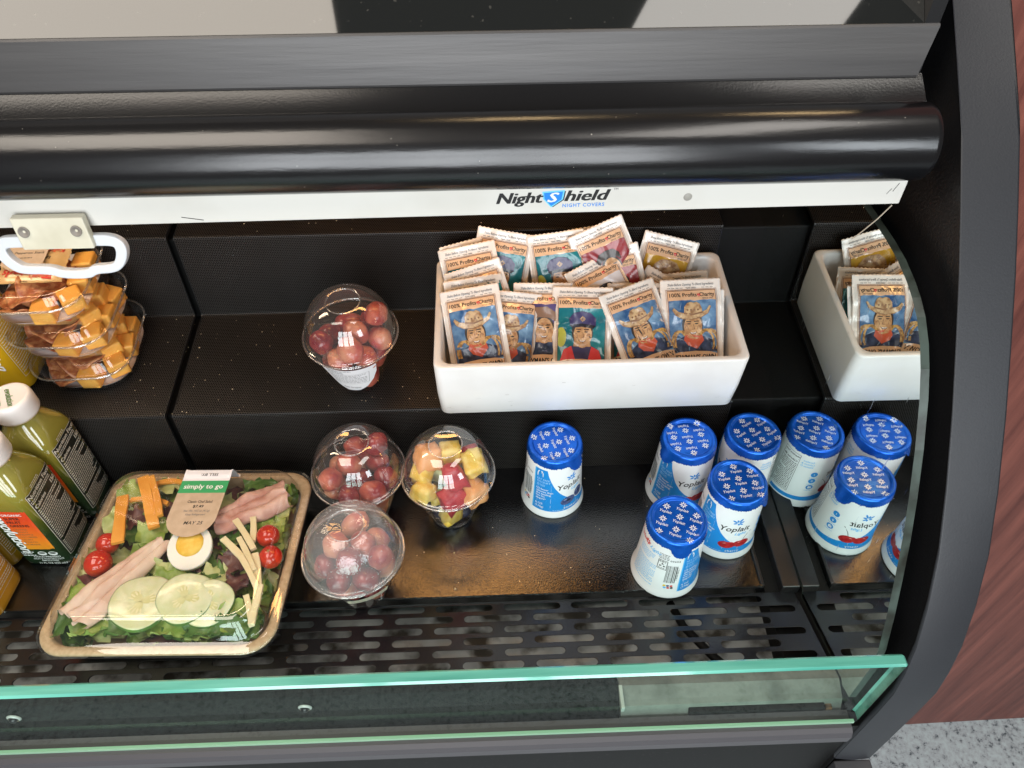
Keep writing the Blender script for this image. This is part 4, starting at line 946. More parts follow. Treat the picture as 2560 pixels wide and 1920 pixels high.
def sachet(kind, A, B, lean, seed, label, curl=0.0, anchor='C'):
    if kind not in ART: ART[kind] = sachet_art(kind)
    A, B = Vector(A), Vector(B); ctr = (A+B)/2; xr = (B-A).normalized()
    nrm = Vector((0, -math.cos(R(lean)), math.sin(R(lean)))); xr = (xr-nrm*xr.dot(nrm)).normalized(); yr = nrm.cross(xr)
    if anchor == 'L': ctr = A+xr*SW*MM
    if anchor == 'R': ctr = B-xr*SW*MM
    so = Vector((seed*3.7, seed*1.3, 0))
    def warp(x, y, w):
        t = -y/SH; e = max(0, 1-abs(x/SW)**4)
        ends = min(1, max(0, (t-0.09)/0.14))*min(1, max(0, (1-t)/0.14))
        pil = 4.6*e*ends
        cr = 1-abs(noise.noise(Vector((x*0.05+y*0.03, y*0.045-x*0.03, seed*2.1))))*5
        wr = 2.0*noise.noise(Vector((x*0.06, y*0.05, seed))+so)+0.45*noise.noise(Vector((x*0.15, y*0.10, 5))+so)*(0.3+ends)+0.8*max(0, cr)*(0.2+ends)
        bend = curl*(x/SW)*abs(x/SW)*3+1.0*math.sin(t*3+seed)
        sg = 1 if w > 0 else -1
        d = bend+wr*0.9+sg*(pil+0.12)+(w if w > 0 else 0)-(0.28 if w == 0.02 and y < -10 else 0)
        return (x*MM, y*MM, d*MM)
    nx, ny = 28, 50; V, F = [], []
    gz = random.Random(seed)
    def xy(i, j):
        x = -SW+2*SW*i/nx; y = -SH*j/ny
        if j == 0: y += 0.45*(1 if i % 2 else -1)
        return x, y
    for sgn in (0.02, -1):
        for j in range(ny+1):
            for i in range(nx+1):
                x, y = xy(i, j)
                p = warp(x, y, sgn)
                if y > -9.5: p = (p[0], p[1], p[2]+0.12*MM*(1 if (j % 2) else -1))   # crimped seal
                V.append(p)
    n1 = (nx+1)*(ny+1)
    for o, fl in ((0, False), (n1, True)):
        for j in range(ny):
            for i in range(nx):
                q = (o+j*(nx+1)+i, o+(j+1)*(nx+1)+i, o+(j+1)*(nx+1)+i+1, o+j*(nx+1)+i+1); F.append(tuple(reversed(q)) if fl else q)
    edge = [i for i in range(nx+1)]+[j*(nx+1)+nx for j in range(1, ny+1)]+[ny*(nx+1)+i for i in range(nx-1, -1, -1)]+[j*(nx+1) for j in range(ny-1, 0, -1)]
    for a, b_ in zip(edge, edge[1:]+edge[:1]): F.append((a, b_, n1+b_, n1+a))
    o = obj('dressing_packet', V, F, M_SACH, None, None, True)
    o.matrix_world = Matrix(((xr.x, yr.x, nrm.x, ctr.x), (xr.y, yr.y, nrm.y, ctr.y), (xr.z, yr.z, nrm.z, ctr.z), (0, 0, 0, 1)))
    tag(o, label, 'packet', 'salad dressing packets in the white bin')
    ART[kind].build('packet_print', lambda x, y, l: warp(x, y, 0.20+0.12*l), o, True)
SL_ = [
 ('cow', (-.0517, .5506, .1876), (.0049, .5562, .1932), 45, 'C', 'cowboy packet at the front left corner of the bin'),
 ('cow', (-.0039, .5562, .1852), (.0465, .5524, .1814), 45, 'R', 'cowboy packet tucked half behind the front left packet'),
 ('brown', (.0195, .5638, .1865), (.0689, .5629, .1856), 44, 'L', 'violet packet peeking out between cowboy and captain packets in front row'),
 ('cap', (.0565, .5549, .1889), (.1120, .5526, .1866), 45, 'L', 'teal captain packet standing upright in the front row'),
 ('cow', (.0931, .5422, .1826), (.1561, .5576, .1974), 46, 'C', 'tilted cowboy packet overlapping the teal captain packet in the front row'),
 ('cow', (.1608, .5553, .1923), (.2117, .5560, .1930), 45, 'C', 'upright cowboy packet at the front right end of the bin'),
 ('cow', (.1655, .5532, .1822), (.2187, .5523, .1813), 45, 'R', 'packet directly behind the front right cowboy packet'),
 ('cap', (-.0500, .5670, .1861), (.0104, .5728, .1925), 42, 'C', 'packet just behind the front left cowboy packet, top edge only'),
 ('cap', (-.0490, .5762, .1879), (.0072, .5868, .2005), 40, 'C', 'packet in the left pile, second behind the front left cowboy'),
 ('cap', (-.0540, .5960, .2012), (.0026, .6019, .2095), 35, 'C', 'upper packet of the left pile with peach header showing'),
 ('cap', (-.0525, .6040, .1994), (.0038, .6116, .2102), 35, 'C', 'rearmost packet of the left pile'),
 ('cap', (-.0129, .6150, .2161), (.0424, .6105, .2065), 25, 'L', 'teal captain packet at the back, half hidden on its right'),
 ('cap', (.0328, .6062, .2086), (.0806, .6091, .2142), 28, 'L', 'teal captain packet at the back with purple cap in full view'),
 ('cap', (.0650, .6151, .2081), (.0845, .6161, .2104), 25, 'L', 'packet edge squeezed between back captain and red packet'),
 ('red', (.0729, .5993, .2107), (.1231, .6096, .2301), 28, 'C', 'dark red packet standing highest at the back'),
 ('red', (.1075, .5926, .2007), (.1398, .5966, .2076), 30, 'R', 'dark red packet sliver beside the gold packet'),
 ('white', (.0650, .5753, .1832), (.1225, .5935, .2050), 40, 'C', 'pale packet leaning in the middle below the red packet'),
 ('gold', (.1523, .6148, .2066), (.2062, .6096, .1937), 22, 'C', 'golden packet with safari hat man at the back right'),
 ('white', (.1522, .5845, .1882), (.1761, .5751, .1771), 40, 'L', 'white packet slipped sideways below the golden packet'),
 ('cap', (.1716, .5835, .1771), (.2120, .5850, .1793), 35, 'R', 'low packet at the right end behind the front right cowboy'),
 ('cap', (.1145, .5640, .1828), (.1614, .5635, .1822), 42, 'C', 'packet between tilted cowboy and pale packet, header only'),
]
for i, (k, a, b_, ln, an, lb) in enumerate(SL_): sachet(k, a, b_, ln, i+1, lb, 1.6 if i % 3 == 0 else (-1.3 if i % 3 == 1 else 0.5), an)

# ------------------------------------------------------------------ chef salad in a kraft tray
TM = Matrix.Translation((-0.2851, 0.3664, 0.0424)) @ Matrix.Rotation(R(-4.858), 4, 'X') @ Matrix.Rotation(R(-1.6), 4, 'Z')
M_KRAFT = mat('kraft_fibre', (0.56, 0.40, 0.24), 0.6, col2=(0.46, 0.31, 0.17), nscale=220, bump=0.25, bscale=600)
tray = empty('salad_tray'); tray.matrix_world = TM
tag(tray, 'kraft tray of chef salad with clear lid and green label on the deck', 'salad tray')
TX, TY = 99.0, 97.5
def trg(ix, iy, r_, z, n=8): return [(x, y, z) for x, y in rrect(TX-ix, TY-iy, r_, n)]
rings = [trg(24, 24, 14, -31), trg(17, 17, 18, -30.5), trg(13, 13, 20, -25), trg(9, 9, 22, -3), trg(7.5, 7.5, 22, -0.6), trg(6, 6, 23, 0.2), trg(1.5, 1.5, 25, 0.2), trg(0.2, 0.2, 26, -1.0), trg(0, 0, 26, -2.8), trg(1.2, 1.2, 26, -3.4)]
v, f = loft(rings, True); obj('kraft_base', scale(v), f, M_KRAFT, tray, None, True)
rings = [trg(-1.0, -1.0, 26, -4.5), trg(-1.4, -1.4, 26, 0.4), trg(-0.6, -0.6, 26, 1.4), trg(3.0, 3.0, 24, 1.6), trg(4.2, 4.2, 23, 2.6), trg(5.6, 5.6, 22, 3.0), trg(8.4, 8.4, 22, 3.4), trg(9.6, 9.6, 21, 5.0), trg(12.8, 12.8, 20, 16.0), trg(14.2, 14.2, 20, 19.2), trg(16.2, 16.2, 19, 21.6), trg(18.6, 18.6, 18, 23.0), trg(21, 21, 17, 23.4), trg(23.5, 23.5, 16, 23.0), trg(25.5, 25.5, 15, 22.4), trg(60, 60, 10, 22.6)]
v, f = loft(rings, False, True); obj('clear_lid', scale(v), f, clear_mat('salad_lid_pet', base=0.075, gain=0.85, rough=0.03, bump=0.10, bscale=22, haze=0.012), tray, None, True)
P = Print(); M_LG = mat('label_green', (0.04, 0.33, 0.12), 0.45); M_LK = mat('label_kraft', (0.46, 0.34, 0.235), 0.55, col2=(0.52, 0.39, 0.28), nscale=120); M_LW = mat('label_white', (0.76, 0.74, 0.78), 0.45)
def arcpt(): return [(22.4*math.cos(R(a)), 24+22.4*math.sin(R(a))) for a in range(180, 361, 12)]
P.poly([(-22.4, 67), (22.4, 67), (22.4, 104), (-22.4, 104)], M_LW, 0, 5); P.poly([(-22.4, 52), (22.4, 52), (22.4, 67), (-22.4, 67)], M_LG, 0, 6); P.poly([(22.4, 52), (-22.4, 52), (-22.4, 24)]+arcpt()[1:-1]+[(22.4, 24)], M_LK, 0, 6)
P.text('simply to go', 0, 57.4, 7.6, M_WHITEINK, 1, 0.02, 0.0, width=37); P.text('SELL BY:', 2, 75.4, 4.6, M_GREY, 1, 0.03, rot=180)
P.text('Classic Chef Salad', 2, 40.2, 4.2, M_INK, 1, 0.02, 0, width=23); P.text('$7.49', 2, 34.6, 4.4, M_INK, 1, 0.03); P.text('Net Wt. 14.5 oz (411g)', 2, 29.8, 3.2, M_GREY, 1, 0.01, 0.2, width=24); P.text('Keep Refrigerated', 2, 25.6, 3.2, M_GREY, 1, 0.01, 0.2, width=18); P.text('MAY 25', 3, 15.4, 5.2, M_INK, 1, 0.012, 0.2)
P.line([(-15, 84), (16, 84)], 0.5, M_GREY, 1); text_lines(P, -10, 18, 86, 93, 3, M_GREY, 1, 8, 1.0)
def lidtop(x, y, l):
    z = 23.0 if y > 60 else 22.75
    z = 22.9 if y < 72 else 23.8
    if y > 80: z = 23.8-(y-80)*2.6 if y > 82 else 23.6
    if y > 82: y2 = 82+(y-82)*0.42; z = max(4.0, 23.6-(y-82)*1.5); y = y2
    return ((x+4.5)*MM, y*MM, (z+0.12+0.07*l)*MM)
P.build('lid_label', lidtop, tray)
def place(o, x, y, z, rx=0, ry=0, rz=0):
    o.matrix_world = TM @ Matrix.Translation((x*MM, y*MM, z*MM)) @ Matrix.Rotation(R(rz), 4, 'Z') @ Matrix.Rotation(R(rx), 4, 'X') @ Matrix.Rotation(R(ry), 4, 'Y')
    return o
# greens
MG = [mat('lettuce_green', (0.22, 0.34, 0.05), 0.4, col2=(0.38, 0.46, 0.13), nscale=80, bump=0.6, bscale=180), mat('lettuce_pale', (0.40, 0.46, 0.15), 0.4, col2=(0.55, 0.58, 0.28), nscale=60, bump=0.5, bscale=180), mat('romaine_dark', (0.055, 0.13, 0.02), 0.35, col2=(0.12, 0.22, 0.05), nscale=80, bump=0.6, bscale=180), mat('red_leaf', (0.075, 0.022, 0.030), 0.35, col2=(0.17, 0.07, 0.06), nscale=60, bump=0.6, bscale=180)]
gv, gf, gi = [], [], []
gg = random.Random(12)
def leaf(cx, cy, cz, L, Wd, rz, tx, ty, mi, seed):
    M = Matrix.Translation((cx, cy, cz)) @ Matrix.Rotation(rz, 4, 'Z') @ Matrix.Rotation(tx, 4, 'X') @ Matrix.Rotation(ty, 4, 'Y')
    n, m = 12, 10; o = len(gv)
    for i in range(n+1):
        u = i/n
        w = Wd*(math.sin(math.pi*min(1, u*0.94+0.06))**0.6)*(1+0.22*noise.noise(Vector((u*5, seed, 0))))
        for j in range(m+1):
            t = j/m*2-1; e = abs(t)
            z = 0.10*Wd*noise.noise(Vector((u*3, t*2, seed)))*2+e**2*(3.2*math.sin(u*17+seed+t*3)+2.2*math.sin(u*31+seed*2))+3*e*e-4*(u-0.5)**2*L*0.12
            x = (u-0.5)*L+e*1.5*math.sin(u*23+seed); y = t*w*(1+0.10*math.sin(u*26+seed))
            gv.append(tuple(M @ Vector((x, y, z))))
    for i in range(n):
        for j in range(m):
            a = o+i*(m+1)+j; gf.append((a, a+m+1, a+m+2, a+1)); gi.append(mi)
k = 0
for ix in range(7):
    for iy in range(7):
        for rep in range(2):
            x = -75+150*ix/6+gg.uniform(-10, 10); y = -73+146*iy/6+gg.uniform(-10, 10); k += 1
            mi = gg.choices((0, 1, 2, 3), (4, 2.4, 3, 2.2))[0]
            leaf(max(-74, min(74, x)), max(-73, min(73, y)), -9+gg.uniform(-5, 9)+rep*2, gg.uniform(30, 44), gg.uniform(11, 17), gg.uniform(0, 6.28), gg.uniform(-.4, .4), gg.uniform(-.35, .35), mi, k*1.7)
for x, y, mi, rz in ((-57, 36, 3, 0.3), (-36, 22, 0, 1.2), (-70, 34, 1, 0.8), (-83, -8, 1, 1.5), (48, -12, 3, 0.9), (58, -32, 3, 1.4), (78, 40, 1, 0.4), (86, 22, 0, 1.2), (60, 30, 0, 0.6), (45, 24, 2, 0.2), (-4, -30, 0, 0.3), (-14, -26, 1, -0.3), (34, -28, 1, 0.5), (-40, 82, 1, 0.1), (-68, 66, 0, 0.4), (-55, -84, 0, 0.3), (-25, -90, 2, 0.2), (10, -92, 0, -0.1), (40, -86, 2, 0.1), (62, -80, 2, 0.4), (50, 80, 2, 0.0), (-84, -40, 0, 1.3), (-80, -66, 2, 1.0)):
    leaf(max(-79, min(79, x)), max(-78, min(78, y)), 5, 34, 13, rz, gg.uniform(-.25, .25), gg.uniform(-.2, .2), mi, x*0.37+y)
gv = [(max(-85.5, min(85.5, x)), max(-84, min(84, y)), min(19.0, max(-27, z))) for x, y, z in gv]
greens = obj('salad_greens', scale(gv), gf, MG, None, gi, True); greens.matrix_world = TM
tag(greens, 'mixed green and purple lettuce leaves filling the kraft tray', 'lettuce', None, 'stuff')
# toppings
M_TOM = mat('tomato_skin', (0.50, 0.018, 0.010), 0.16, col2=(0.60, 0.05, 0.015), nscale=30, coat=0.6); M_STEM = mat('stem_spot', (0.30, 0.16, 0.04), 0.6)
for x, y, r_, lb, st in ((-71, 6, 10, 'cherry tomato above another at the left of the salad', 0), (-71, -15, 12, 'lower of the two cherry tomatoes at the left of the salad', 0), (73, 13, 10.5, 'cherry tomato behind the white cheese sticks at the right of the salad', 0), (80.5, -10, 10.5, 'cherry tomato with stem spot facing up at the right edge', 1)):
    v, f = ellipsoid(r_, r_*1.0, r_*0.95, 24, 16, x, 0.03); t = obj('cherry_tomato', scale(v), f, M_TOM, None, None, True); place(t, x, y, 8); tag(t, lb, 'tomato', 'cherry tomatoes in the salad')
    if st:
        q = Print(); q.flower(0, 0, 2.2, M_STEM, 0, 5, 0, 0.2); q.ell(0, 0, 0.9, 0.9, M_STEM, 1, 0, 8); q.build('stem_scar', lambda a, b_, l: (a*MM, b_*MM, (r_*0.95*math.sqrt(max(0, 1-(a*a+b_*b_)/r_**2))+0.12)*MM), t)
def stick(name, p, q, w, th, m, z, lb, cat, grp, bend=0.0, seed=0):
    p, q = Vector((*p, 0)), Vector((*q, 0)); L = (q-p).length; n = 8; g = random.Random(seed+1)
    rings = []
    for i in range(n+1):
        t = i/n; c_ = Vector(((t-0.5)*L, bend*(0.25-(t-0.5)**2)*4, 0.6*math.sin(t*3+seed)))
        ww = w/2*(1+0.06*math.sin(t*9+seed)); hh = th/2
        rings.append([(c_.x+g.uniform(-.1, .1), c_.y+a*ww, c_.z+b_*hh) for a, b_ in ((-1, -0.8), (-0.85, -1), (0.85, -1), (1, -0.8), (1, 0.8), (0.85, 1), (-0.85, 1), (-1, 0.8))])
    v, f = loft(rings, True, True); o = obj(name, scale(v), f, m); c_ = (p+q)/2
    place(o, c_.x, c_.y, z, 0, g.uniform(-3, 3), math.degrees(math.atan2(q.y-p.y, q.x-p.x))); tag(o, lb, cat, grp)
M_CHED = mat('cheddar', (0.78, 0.32, 0.035), 0.42, col2=(0.82, 0.38, 0.06), nscale=60, sss=0.15)
for i, (p, q, w, z, bd, lb) in enumerate((((-75, 58), (-58, 2), 10.5, 13, 0, 'broad cheddar strip at the left of the salad above the tomatoes'), ((-63, 80), (-32, 20), 10, 13, 0, 'long cheddar strip left of the lid label'), ((-55, 80), (-30, 32), 6, 14.5, 1, 'thin cheddar strip lying along the long strip'), ((-68, 56), (-30, 50), 4.5, 9, 4, 'curved thin cheddar strip crossing under the long strips'), ((-52, 76), (-26, 78), 5, 8, 3, 'short curved cheddar strip at the back edge beside the label'))):
    stick('cheddar_strip', p, q, w, 3.2, M_CHED, z, lb, 'cheese', 'cheddar strips in the salad', bd, i)
M_SWISS = mat('white_cheese', (0.80, 0.68, 0.40), 0.42, col2=(0.84, 0.74, 0.50), nscale=60, sss=0.15)
for i, (p, q, w, z, lb) in enumerate((((41, 27), (66, -6), 5.5, 14, 'uppermost slanted white cheese stick by the ham'), ((56, 31), (62, 4), 5.5, 12, 'upright white cheese stick beside the upper right tomato'), ((36, 5), (63, -20), 6, 15, 'white cheese stick pointing at the egg'), ((50, 6), (73, -30), 5, 16, 'white cheese stick in the middle of the crossed pile'), ((68, -10), (93, -52), 6.5, 14, 'long white cheese stick beside the tomato with stem spot'), ((58, -16), (80, -48), 5, 17, 'white cheese stick crossing the pile from the left'), ((79, -46), (87, -84), 5.5, 13, 'white cheese stick hanging down at the right front corner'), ((83, -44), (91, -68), 5, 15, 'short white cheese stick at the right edge'), ((70, -51), (91, -79), 5, 11, 'lowest white cheese stick slanting to the front corner'))):
    p = (min(p[0], 81.5), p[1]); q = (min(q[0], 81.5), max(q[1], -79))
    stick('cheese_stick', p, q, w, 3.0, M_SWISS, z, lb, 'cheese', 'white cheese sticks in the salad', 0.6, i+20)
# egg half
eg = empty('egg_half'); place(eg, 8.5, -3.2, 14.5, 16, 0, 10); tag(eg, 'halved boiled egg showing yellow yolk in the middle of the salad', 'egg')
v, f = ellipsoid(19.5, 21.5, 17, 32, 20); v = [(x, y, min(z, 1.2+0.25*(1-(x*x+y*y)/420))) for x, y, z in v]; ew = obj('egg_white', scale(v), f, mat('egg_white', (0.83, 0.80, 0.72), 0.3, sss=0.3), eg, None, True)
v, f = ellipsoid(12.5, 12.5, 3.2, 28, 10, 3, 0.05); obj('yolk', [(x*MM, y*MM+0.003, z*MM+0.0010) for x, y, z in v], f, mat('egg_yolk', (0.80, 0.46, 0.04), 0.5, col2=(0.86, 0.58, 0.10), nscale=140, bump=0.3, bscale=400), eg, None, True)
# cucumber slices
M_CUC = mat('cucumber_flesh', (0.64, 0.66, 0.38), 0.22, col2=(0.76, 0.76, 0.54), nscale=70, sss=0.35, bump=0.35, bscale=160, coat=0.4); M_CUCS = mat('cucumber_skin', (0.10, 0.20, 0.04), 0.4); M_CUCC = mat('cucumber_core', (0.66, 0.64, 0.34), 0.3, col2=(0.58, 0.56, 0.25), nscale=90)
for i, (x, y, r_, z, lb, tx) in enumerate(((39, -57, 21.5, 9.5, 'rightmost cucumber slice, mostly under its neighbour', 8), (20, -54, 23.5, 12.5, 'middle cucumber slice of the overlapping row', 7), (-14.5, -59, 26, 14.5, 'large cucumber slice at the left end of the row', 4))):
    c_ = empty('cucumber_slice'); place(c_, x, y, z, tx, 4, 25*i); tag(c_, lb, 'cucumber', 'cucumber slices in the salad')
    def ring(rr, z_): return [(rr*(1+0.025*math.sin(3*a+i)+0.015*math.sin(5*a))*math.cos(a), rr*(1+0.025*math.sin(3*a+i)+0.015*math.sin(5*a))*math.sin(a), z_) for a in [2*math.pi*q/40 for q in range(40)]]
    v, f = loft([ring(r_*0.985, -2.2), ring(r_*0.985, 2.0), ring(r_*0.93, 2.35), ring(r_*0.5, 2.4), ring(r_*0.1, 2.3)], True, True); fl = obj('flesh', scale(v), f, M_CUC, c_, None, True)
    v, f = loft([ring(r_*0.99, -2.0), ring(r_, -1.2), ring(r_, 1.2), ring(r_*0.987, 2.05)]); obj('skin', scale(v), f, M_CUCS, c_, None, True)
    q = Print()
    for a in (90, 210, 330):
        q.poly(blob(r_*0.25*math.cos(R(a)), r_*0.25*math.sin(R(a)), r_*0.26, r_*0.15, 14, 1, a), M_CUCC, 0)
        for da in (-26, -9, 9, 26): q.ell(r_*0.36*math.cos(R(a+da)), r_*0.36*math.sin(R(a+da)), r_*0.10, r_*0.03, mat('seed', (0.76, 0.72, 0.45), 0.3), 1, a+da, 8)
    q.build('seed_core', lambda a, b_, l: (a*MM, b_*MM, (2.48+0.05*l)*MM), fl)
# folded deli meat
def folded(name, p, q, w0, w1, folds, m, z, lb, seed, h=6.0):
    p, q = Vector(p), Vector(q); L = (q-p).length; n, mm_ = 40, 56; V = []
    for i in range(n+1):
        u = i/n; w = (w0+(w1-w0)*u)*(0.80+0.30*math.sin(math.pi*min(1, u*1.05))**0.7)
        for j in range(mm_+1):
            t = j/mm_; ph = t*math.pi*2*folds+seed+0.8*noise.noise(Vector((u*2, seed, 1)))
            y = (t-0.5)*w+3.6*math.sin(ph*1.0+0.6)*(1-0.3*u)+2.5*noise.noise(Vector((u*4, t*2, seed+7))); zz = h*(0.5+0.5*math.cos(ph))*(0.7+0.5*noise.noise(Vector((u*2.2, t*3, seed))))+2.2*noise.noise(Vector((u*5, t*7, seed)))+0.8*noise.noise(Vector((u*16, t*14, seed)))-5*(2*t-1)**4
            x = (u-0.5)*L+10*noise.noise(Vector((t*4, seed, 4)))*abs(2*u-1)
            V.append((x, y, zz))
    F = [(i*(mm_+1)+j, (i+1)*(mm_+1)+j, (i+1)*(mm_+1)+j+1, i*(mm_+1)+j+1) for i in range(n) for j in range(mm_)]
    o = obj(name, scale(V), F, m, None, None, True); c_ = (p+q)/2; place(o, c_.x, c_.y, z, 0, 0, math.degrees(math.atan2(q.y-p.y, q.x-p.x)))
    tag(o, lb, 'deli meat', 'folded deli meat in the salad')
M_TURK = mat('turkey_slice', (0.66, 0.44, 0.34), 0.4, col2=(0.76, 0.60, 0.48), nscale=45, bump=0.3, bscale=250, sss=0.2)
M_HAM = mat('ham_slice', (0.50, 0.24, 0.19), 0.4, col2=(0.70, 0.46, 0.38), nscale=50, bump=0.4, bscale=220, sss=0.2)
folded('turkey_fold', (-70, -72), (-20, 6), 42, 22, 3.6, M_TURK, 10, 'pale turkey slice folded in a long bundle at the left of the salad', 1.3, 7)
folded('ham_fold', (22, 26), (80, 62), 22, 40, 3.2, M_HAM, 10, 'pink ham slice folded in the back right corner of the salad', 2.1, 8)

# ------------------------------------------------------------------ juice bottles
def bottle_mesh(h=0.157, w=25.0, rr=11):
    n = 6; H = h*1000; rings = []
    for ins, r_, z in ((5, 8, 0.4), (1.6, 9.5, 0), (0.2, rr, 2.5), (0, rr, 8), (0, rr, H-58), (0.3, rr, H-52), (2.0, 13, H-44), (5.5, 16, H-35), (9.0, 16, H-27), (10.6, 14.4, H-21), (10.8, 14.2, H-16)):
        rings.append([(x, y, z) for x, y in rrect(w-ins, w-ins, min(r_, w-ins), n)])
    return loft(rings, True)
bvv, bff = bottle_mesh()
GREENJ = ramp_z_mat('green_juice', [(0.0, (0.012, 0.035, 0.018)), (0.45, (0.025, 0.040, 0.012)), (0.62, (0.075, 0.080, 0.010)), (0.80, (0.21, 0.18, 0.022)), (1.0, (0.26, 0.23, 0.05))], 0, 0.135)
ORJ = ramp_z_mat('orange_juice', [(0.0, (0.62, 0.27, 0.012)), (0.5, (0.50, 0.20, 0.010)), (1.0, (0.46, 0.19, 0.02))], 0, 0.135)
AMJ = ramp_z_mat('amber_juice', [(0.0, (0.42, 0.24, 0.012)), (0.5, (0.30, 0.16, 0.010)), (1.0, (0.30, 0.18, 0.02))], 0, 0.135)
YLJ = ramp_z_mat('yellow_juice', [(0.0, (0.62, 0.36, 0.012)), (0.5, (0.58, 0.33, 0.010)), (1.0, (0.55, 0.32, 0.02))], 0, 0.135)
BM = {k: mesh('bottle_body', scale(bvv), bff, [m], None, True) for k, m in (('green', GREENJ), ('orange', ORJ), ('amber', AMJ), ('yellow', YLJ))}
cv, cf = lathe([(17.6, 137.8), (18.6, 138.2), (18.9, 139.5), (18.7, 151.0), (18.2, 154.5), (17.0, 156.4), (15.2, 157.0), (13.6, 156.6), (6, 156.5), (0.4, 156.5)], 56, False, True); CAP = mesh('cap', scale(cv), cf, [mat('cap_white', (0.74, 0.70, 0.68), 0.35)], None, True)
nv, nf = lathe([(14.2, 136), (17.6, 136.2), (17.6, 137.4), (14.5, 137.6)], 40); NECK = mesh('neck_ring', scale(nv), nf, [mat('neck_tan', (0.55, 0.45, 0.30), 0.3)], None, True)
def side(face_, off=0.25):
    def fn(x, y, l):
        d = 25.0+off*0.4+0.06*l
        x = max(-24.5, min(24.5, x)); lim = 25-11
        if abs(x) > lim:
            a = (abs(x)-lim)/11.0; ex = math.copysign(lim+math.sin(min(1.5, a))*11, x); d = 14+math.cos(min(1.5, a))*11+0.1+0.06*l
        else: ex = x
        return (ex*MM, -d*MM, y*MM) if face_ == 'front' else (d*MM, ex*MM, y*MM)
    return fn
M_ORL = ramp_z_mat('label_orange_fade', [(0.0, (0.78, 0.36, 0.02)), (0.35, (0.80, 0.20, 0.015)), (0.8, (0.72, 0.07, 0.012)), (1.0, (0.66, 0.05, 0.012))], 0.030, 0.092, 0.4, 0.4)
def bottle(kind, x, y, rz, label, prints, z=0.0002, tilt=0):
    root = empty('juice_bottle', (x, y, z), (R(tilt), 0, R(rz))); tag(root, label, 'juice bottle', 'juice bottles at the left end of the deck')
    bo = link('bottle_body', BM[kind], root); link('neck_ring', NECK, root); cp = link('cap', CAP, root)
    if kind == 'green':
        q = Print()
        q.text('evolution', 0, -3, 8.0, mat('cap_green', (0.16, 0.42, 0.06), 0.4), 0, 0.03, 0.3, rot=-58, width=25); q.text('FRESH', -4.5, -8.5, 2.8, MATS['cap_green'], 0, 0.03, rot=-58)
        q.build('cap_print', lambda a, b_, l: (a*MM, b_*MM, 156.7*MM), cp)
    if prints:
        q = Print()
        if kind == 'green':
            q.poly([(-7, 29), (18, 29), (18, 90), (-7, 91.5)], M_ORL, 0, 5)
            for t, yy, s_, m, b_ in (('ORGANIC', 84, 4.4, M_WHITEINK, .02), ('SUPER', 78, 5.4, M_INK, .03), ('FRUIT', 72.4, 5.4, M_INK, .03), ('GREENS', 66.8, 5.4, M_INK, .03), ('ORANGE', 61.4, 3.4, M_TANL, .01), ('MANGO', 57.2, 3.4, M_TANL, .01), ('PINEAPPLE', 53, 3.4, M_TANL, .01), ('CUCUMBER', 48.8, 3.4, M_TANL, .01), ('CELERY', 44.6, 3.4, M_TANL, .01), ('SPINACH', 40.4, 3.4, M_TANL, .01), ('ROMAINE', 36.2, 3.4, M_TANL, .01)): q.text(t, -4.5, yy, s_, m, 1, b_, align='L', sx=0.9)
            for cx in (3, 13): q.ell(cx, 21.5, 4.2, 3.4, M_WHITEINK, 1, 0, 16); q.ell(cx, 22.4, 3.2, 1.4, GREENJ, 2, 0, 12)
            q.text('COLD-PRESSED', 5, 14.4, 3.8, M_WHITEINK, 1, .03, width=25); q.text('FRUIT & VEGETABLE JUICE', 5, 10.8, 3.2, M_WHITEINK, 1, .01, width=28); q.text('SMOOTHIE', 5, 7.6, 3.2, M_WHITEINK, 1, .02); q.text('11 FL OZ (325 mL)', 6, 3.0, 3.6, M_WHITEINK, 1, .02, width=26)
            q.text('evolution', -13.5, 54, 15, M_WHITEINK, 1, .03, .3, rot=-90, width=62); q.text('FRESH', -9.5, 92, 5, M_WHITEINK, 1, .03, rot=-90); text_lines(q, -16, -4, 17, 25, 3, M_WHITEINK, 1, 4, 1.2)
        else:
            q.text('evolution', 8, 62, 15, M_WHITEINK, 1, .03, .3, rot=-90, width=62); text_lines(q, -20, -2, 20, 90, 16, M_TANL, 1, 14, 1.1)
        q.build('front_print', side('front'), bo)
        q = Print(); IW = mat('panel_ink', (0.62, 0.58, 0.50), 0.5)
        if kind == 'green': 
            BKL = mat('panel_dark', (0.018, 0.018, 0.014), 0.3, coat=0.5)
            q.poly([(-20, 12), (20, 12), (20, 104), (-20, 104)], BKL, 0, 4)
            q.frame(-20, 12, 20, 104, 0.5, IW, 1, 4); text_lines(q, -10, 4, 105, 109, 2, IW, 1, 1, 0.8)
            q.text('Nutrition Facts', 0, 97.5, 6.6, IW, 2, .03, width=38); text_lines(q, -19, 19, 91.5, 96, 2, IW, 1, 2, 1.1); q.text('Calories', -18.5, 85, 6.2, IW, 2, .04, align='L', sx=.85); q.text('150', 18, 85, 7, IW, 2, .04, align='R', sx=.8)
            text_lines(q, -18.5, 19, 36, 83, 17, IW, 1, 3, 1.25); q.rect(-19.5, 34, 19.5, 34.8, IW, 1); text_lines(q, -18.5, 19, 14, 33, 8, IW, 1, 5, 1.1)
            for yy in (83.6, 90.6): q.rect(-19.5, yy, 19.5, yy+0.8, IW, 1)
        else:
            q.frame(-20, 16, 20, 100, 0.4, IW, 1, 4); text_lines(q, -18.5, 19, 20, 96, 24, IW, 1, 15, 1.0)
        q.build('side_print', side('right'), bo)
bottle('green', -0.4325, 0.4095, -2, 'green juice bottle with orange label in front, next to the salad tray', True)
bottle('green', -0.4290, 0.4610, -2, 'green juice bottle standing behind another green bottle', True)
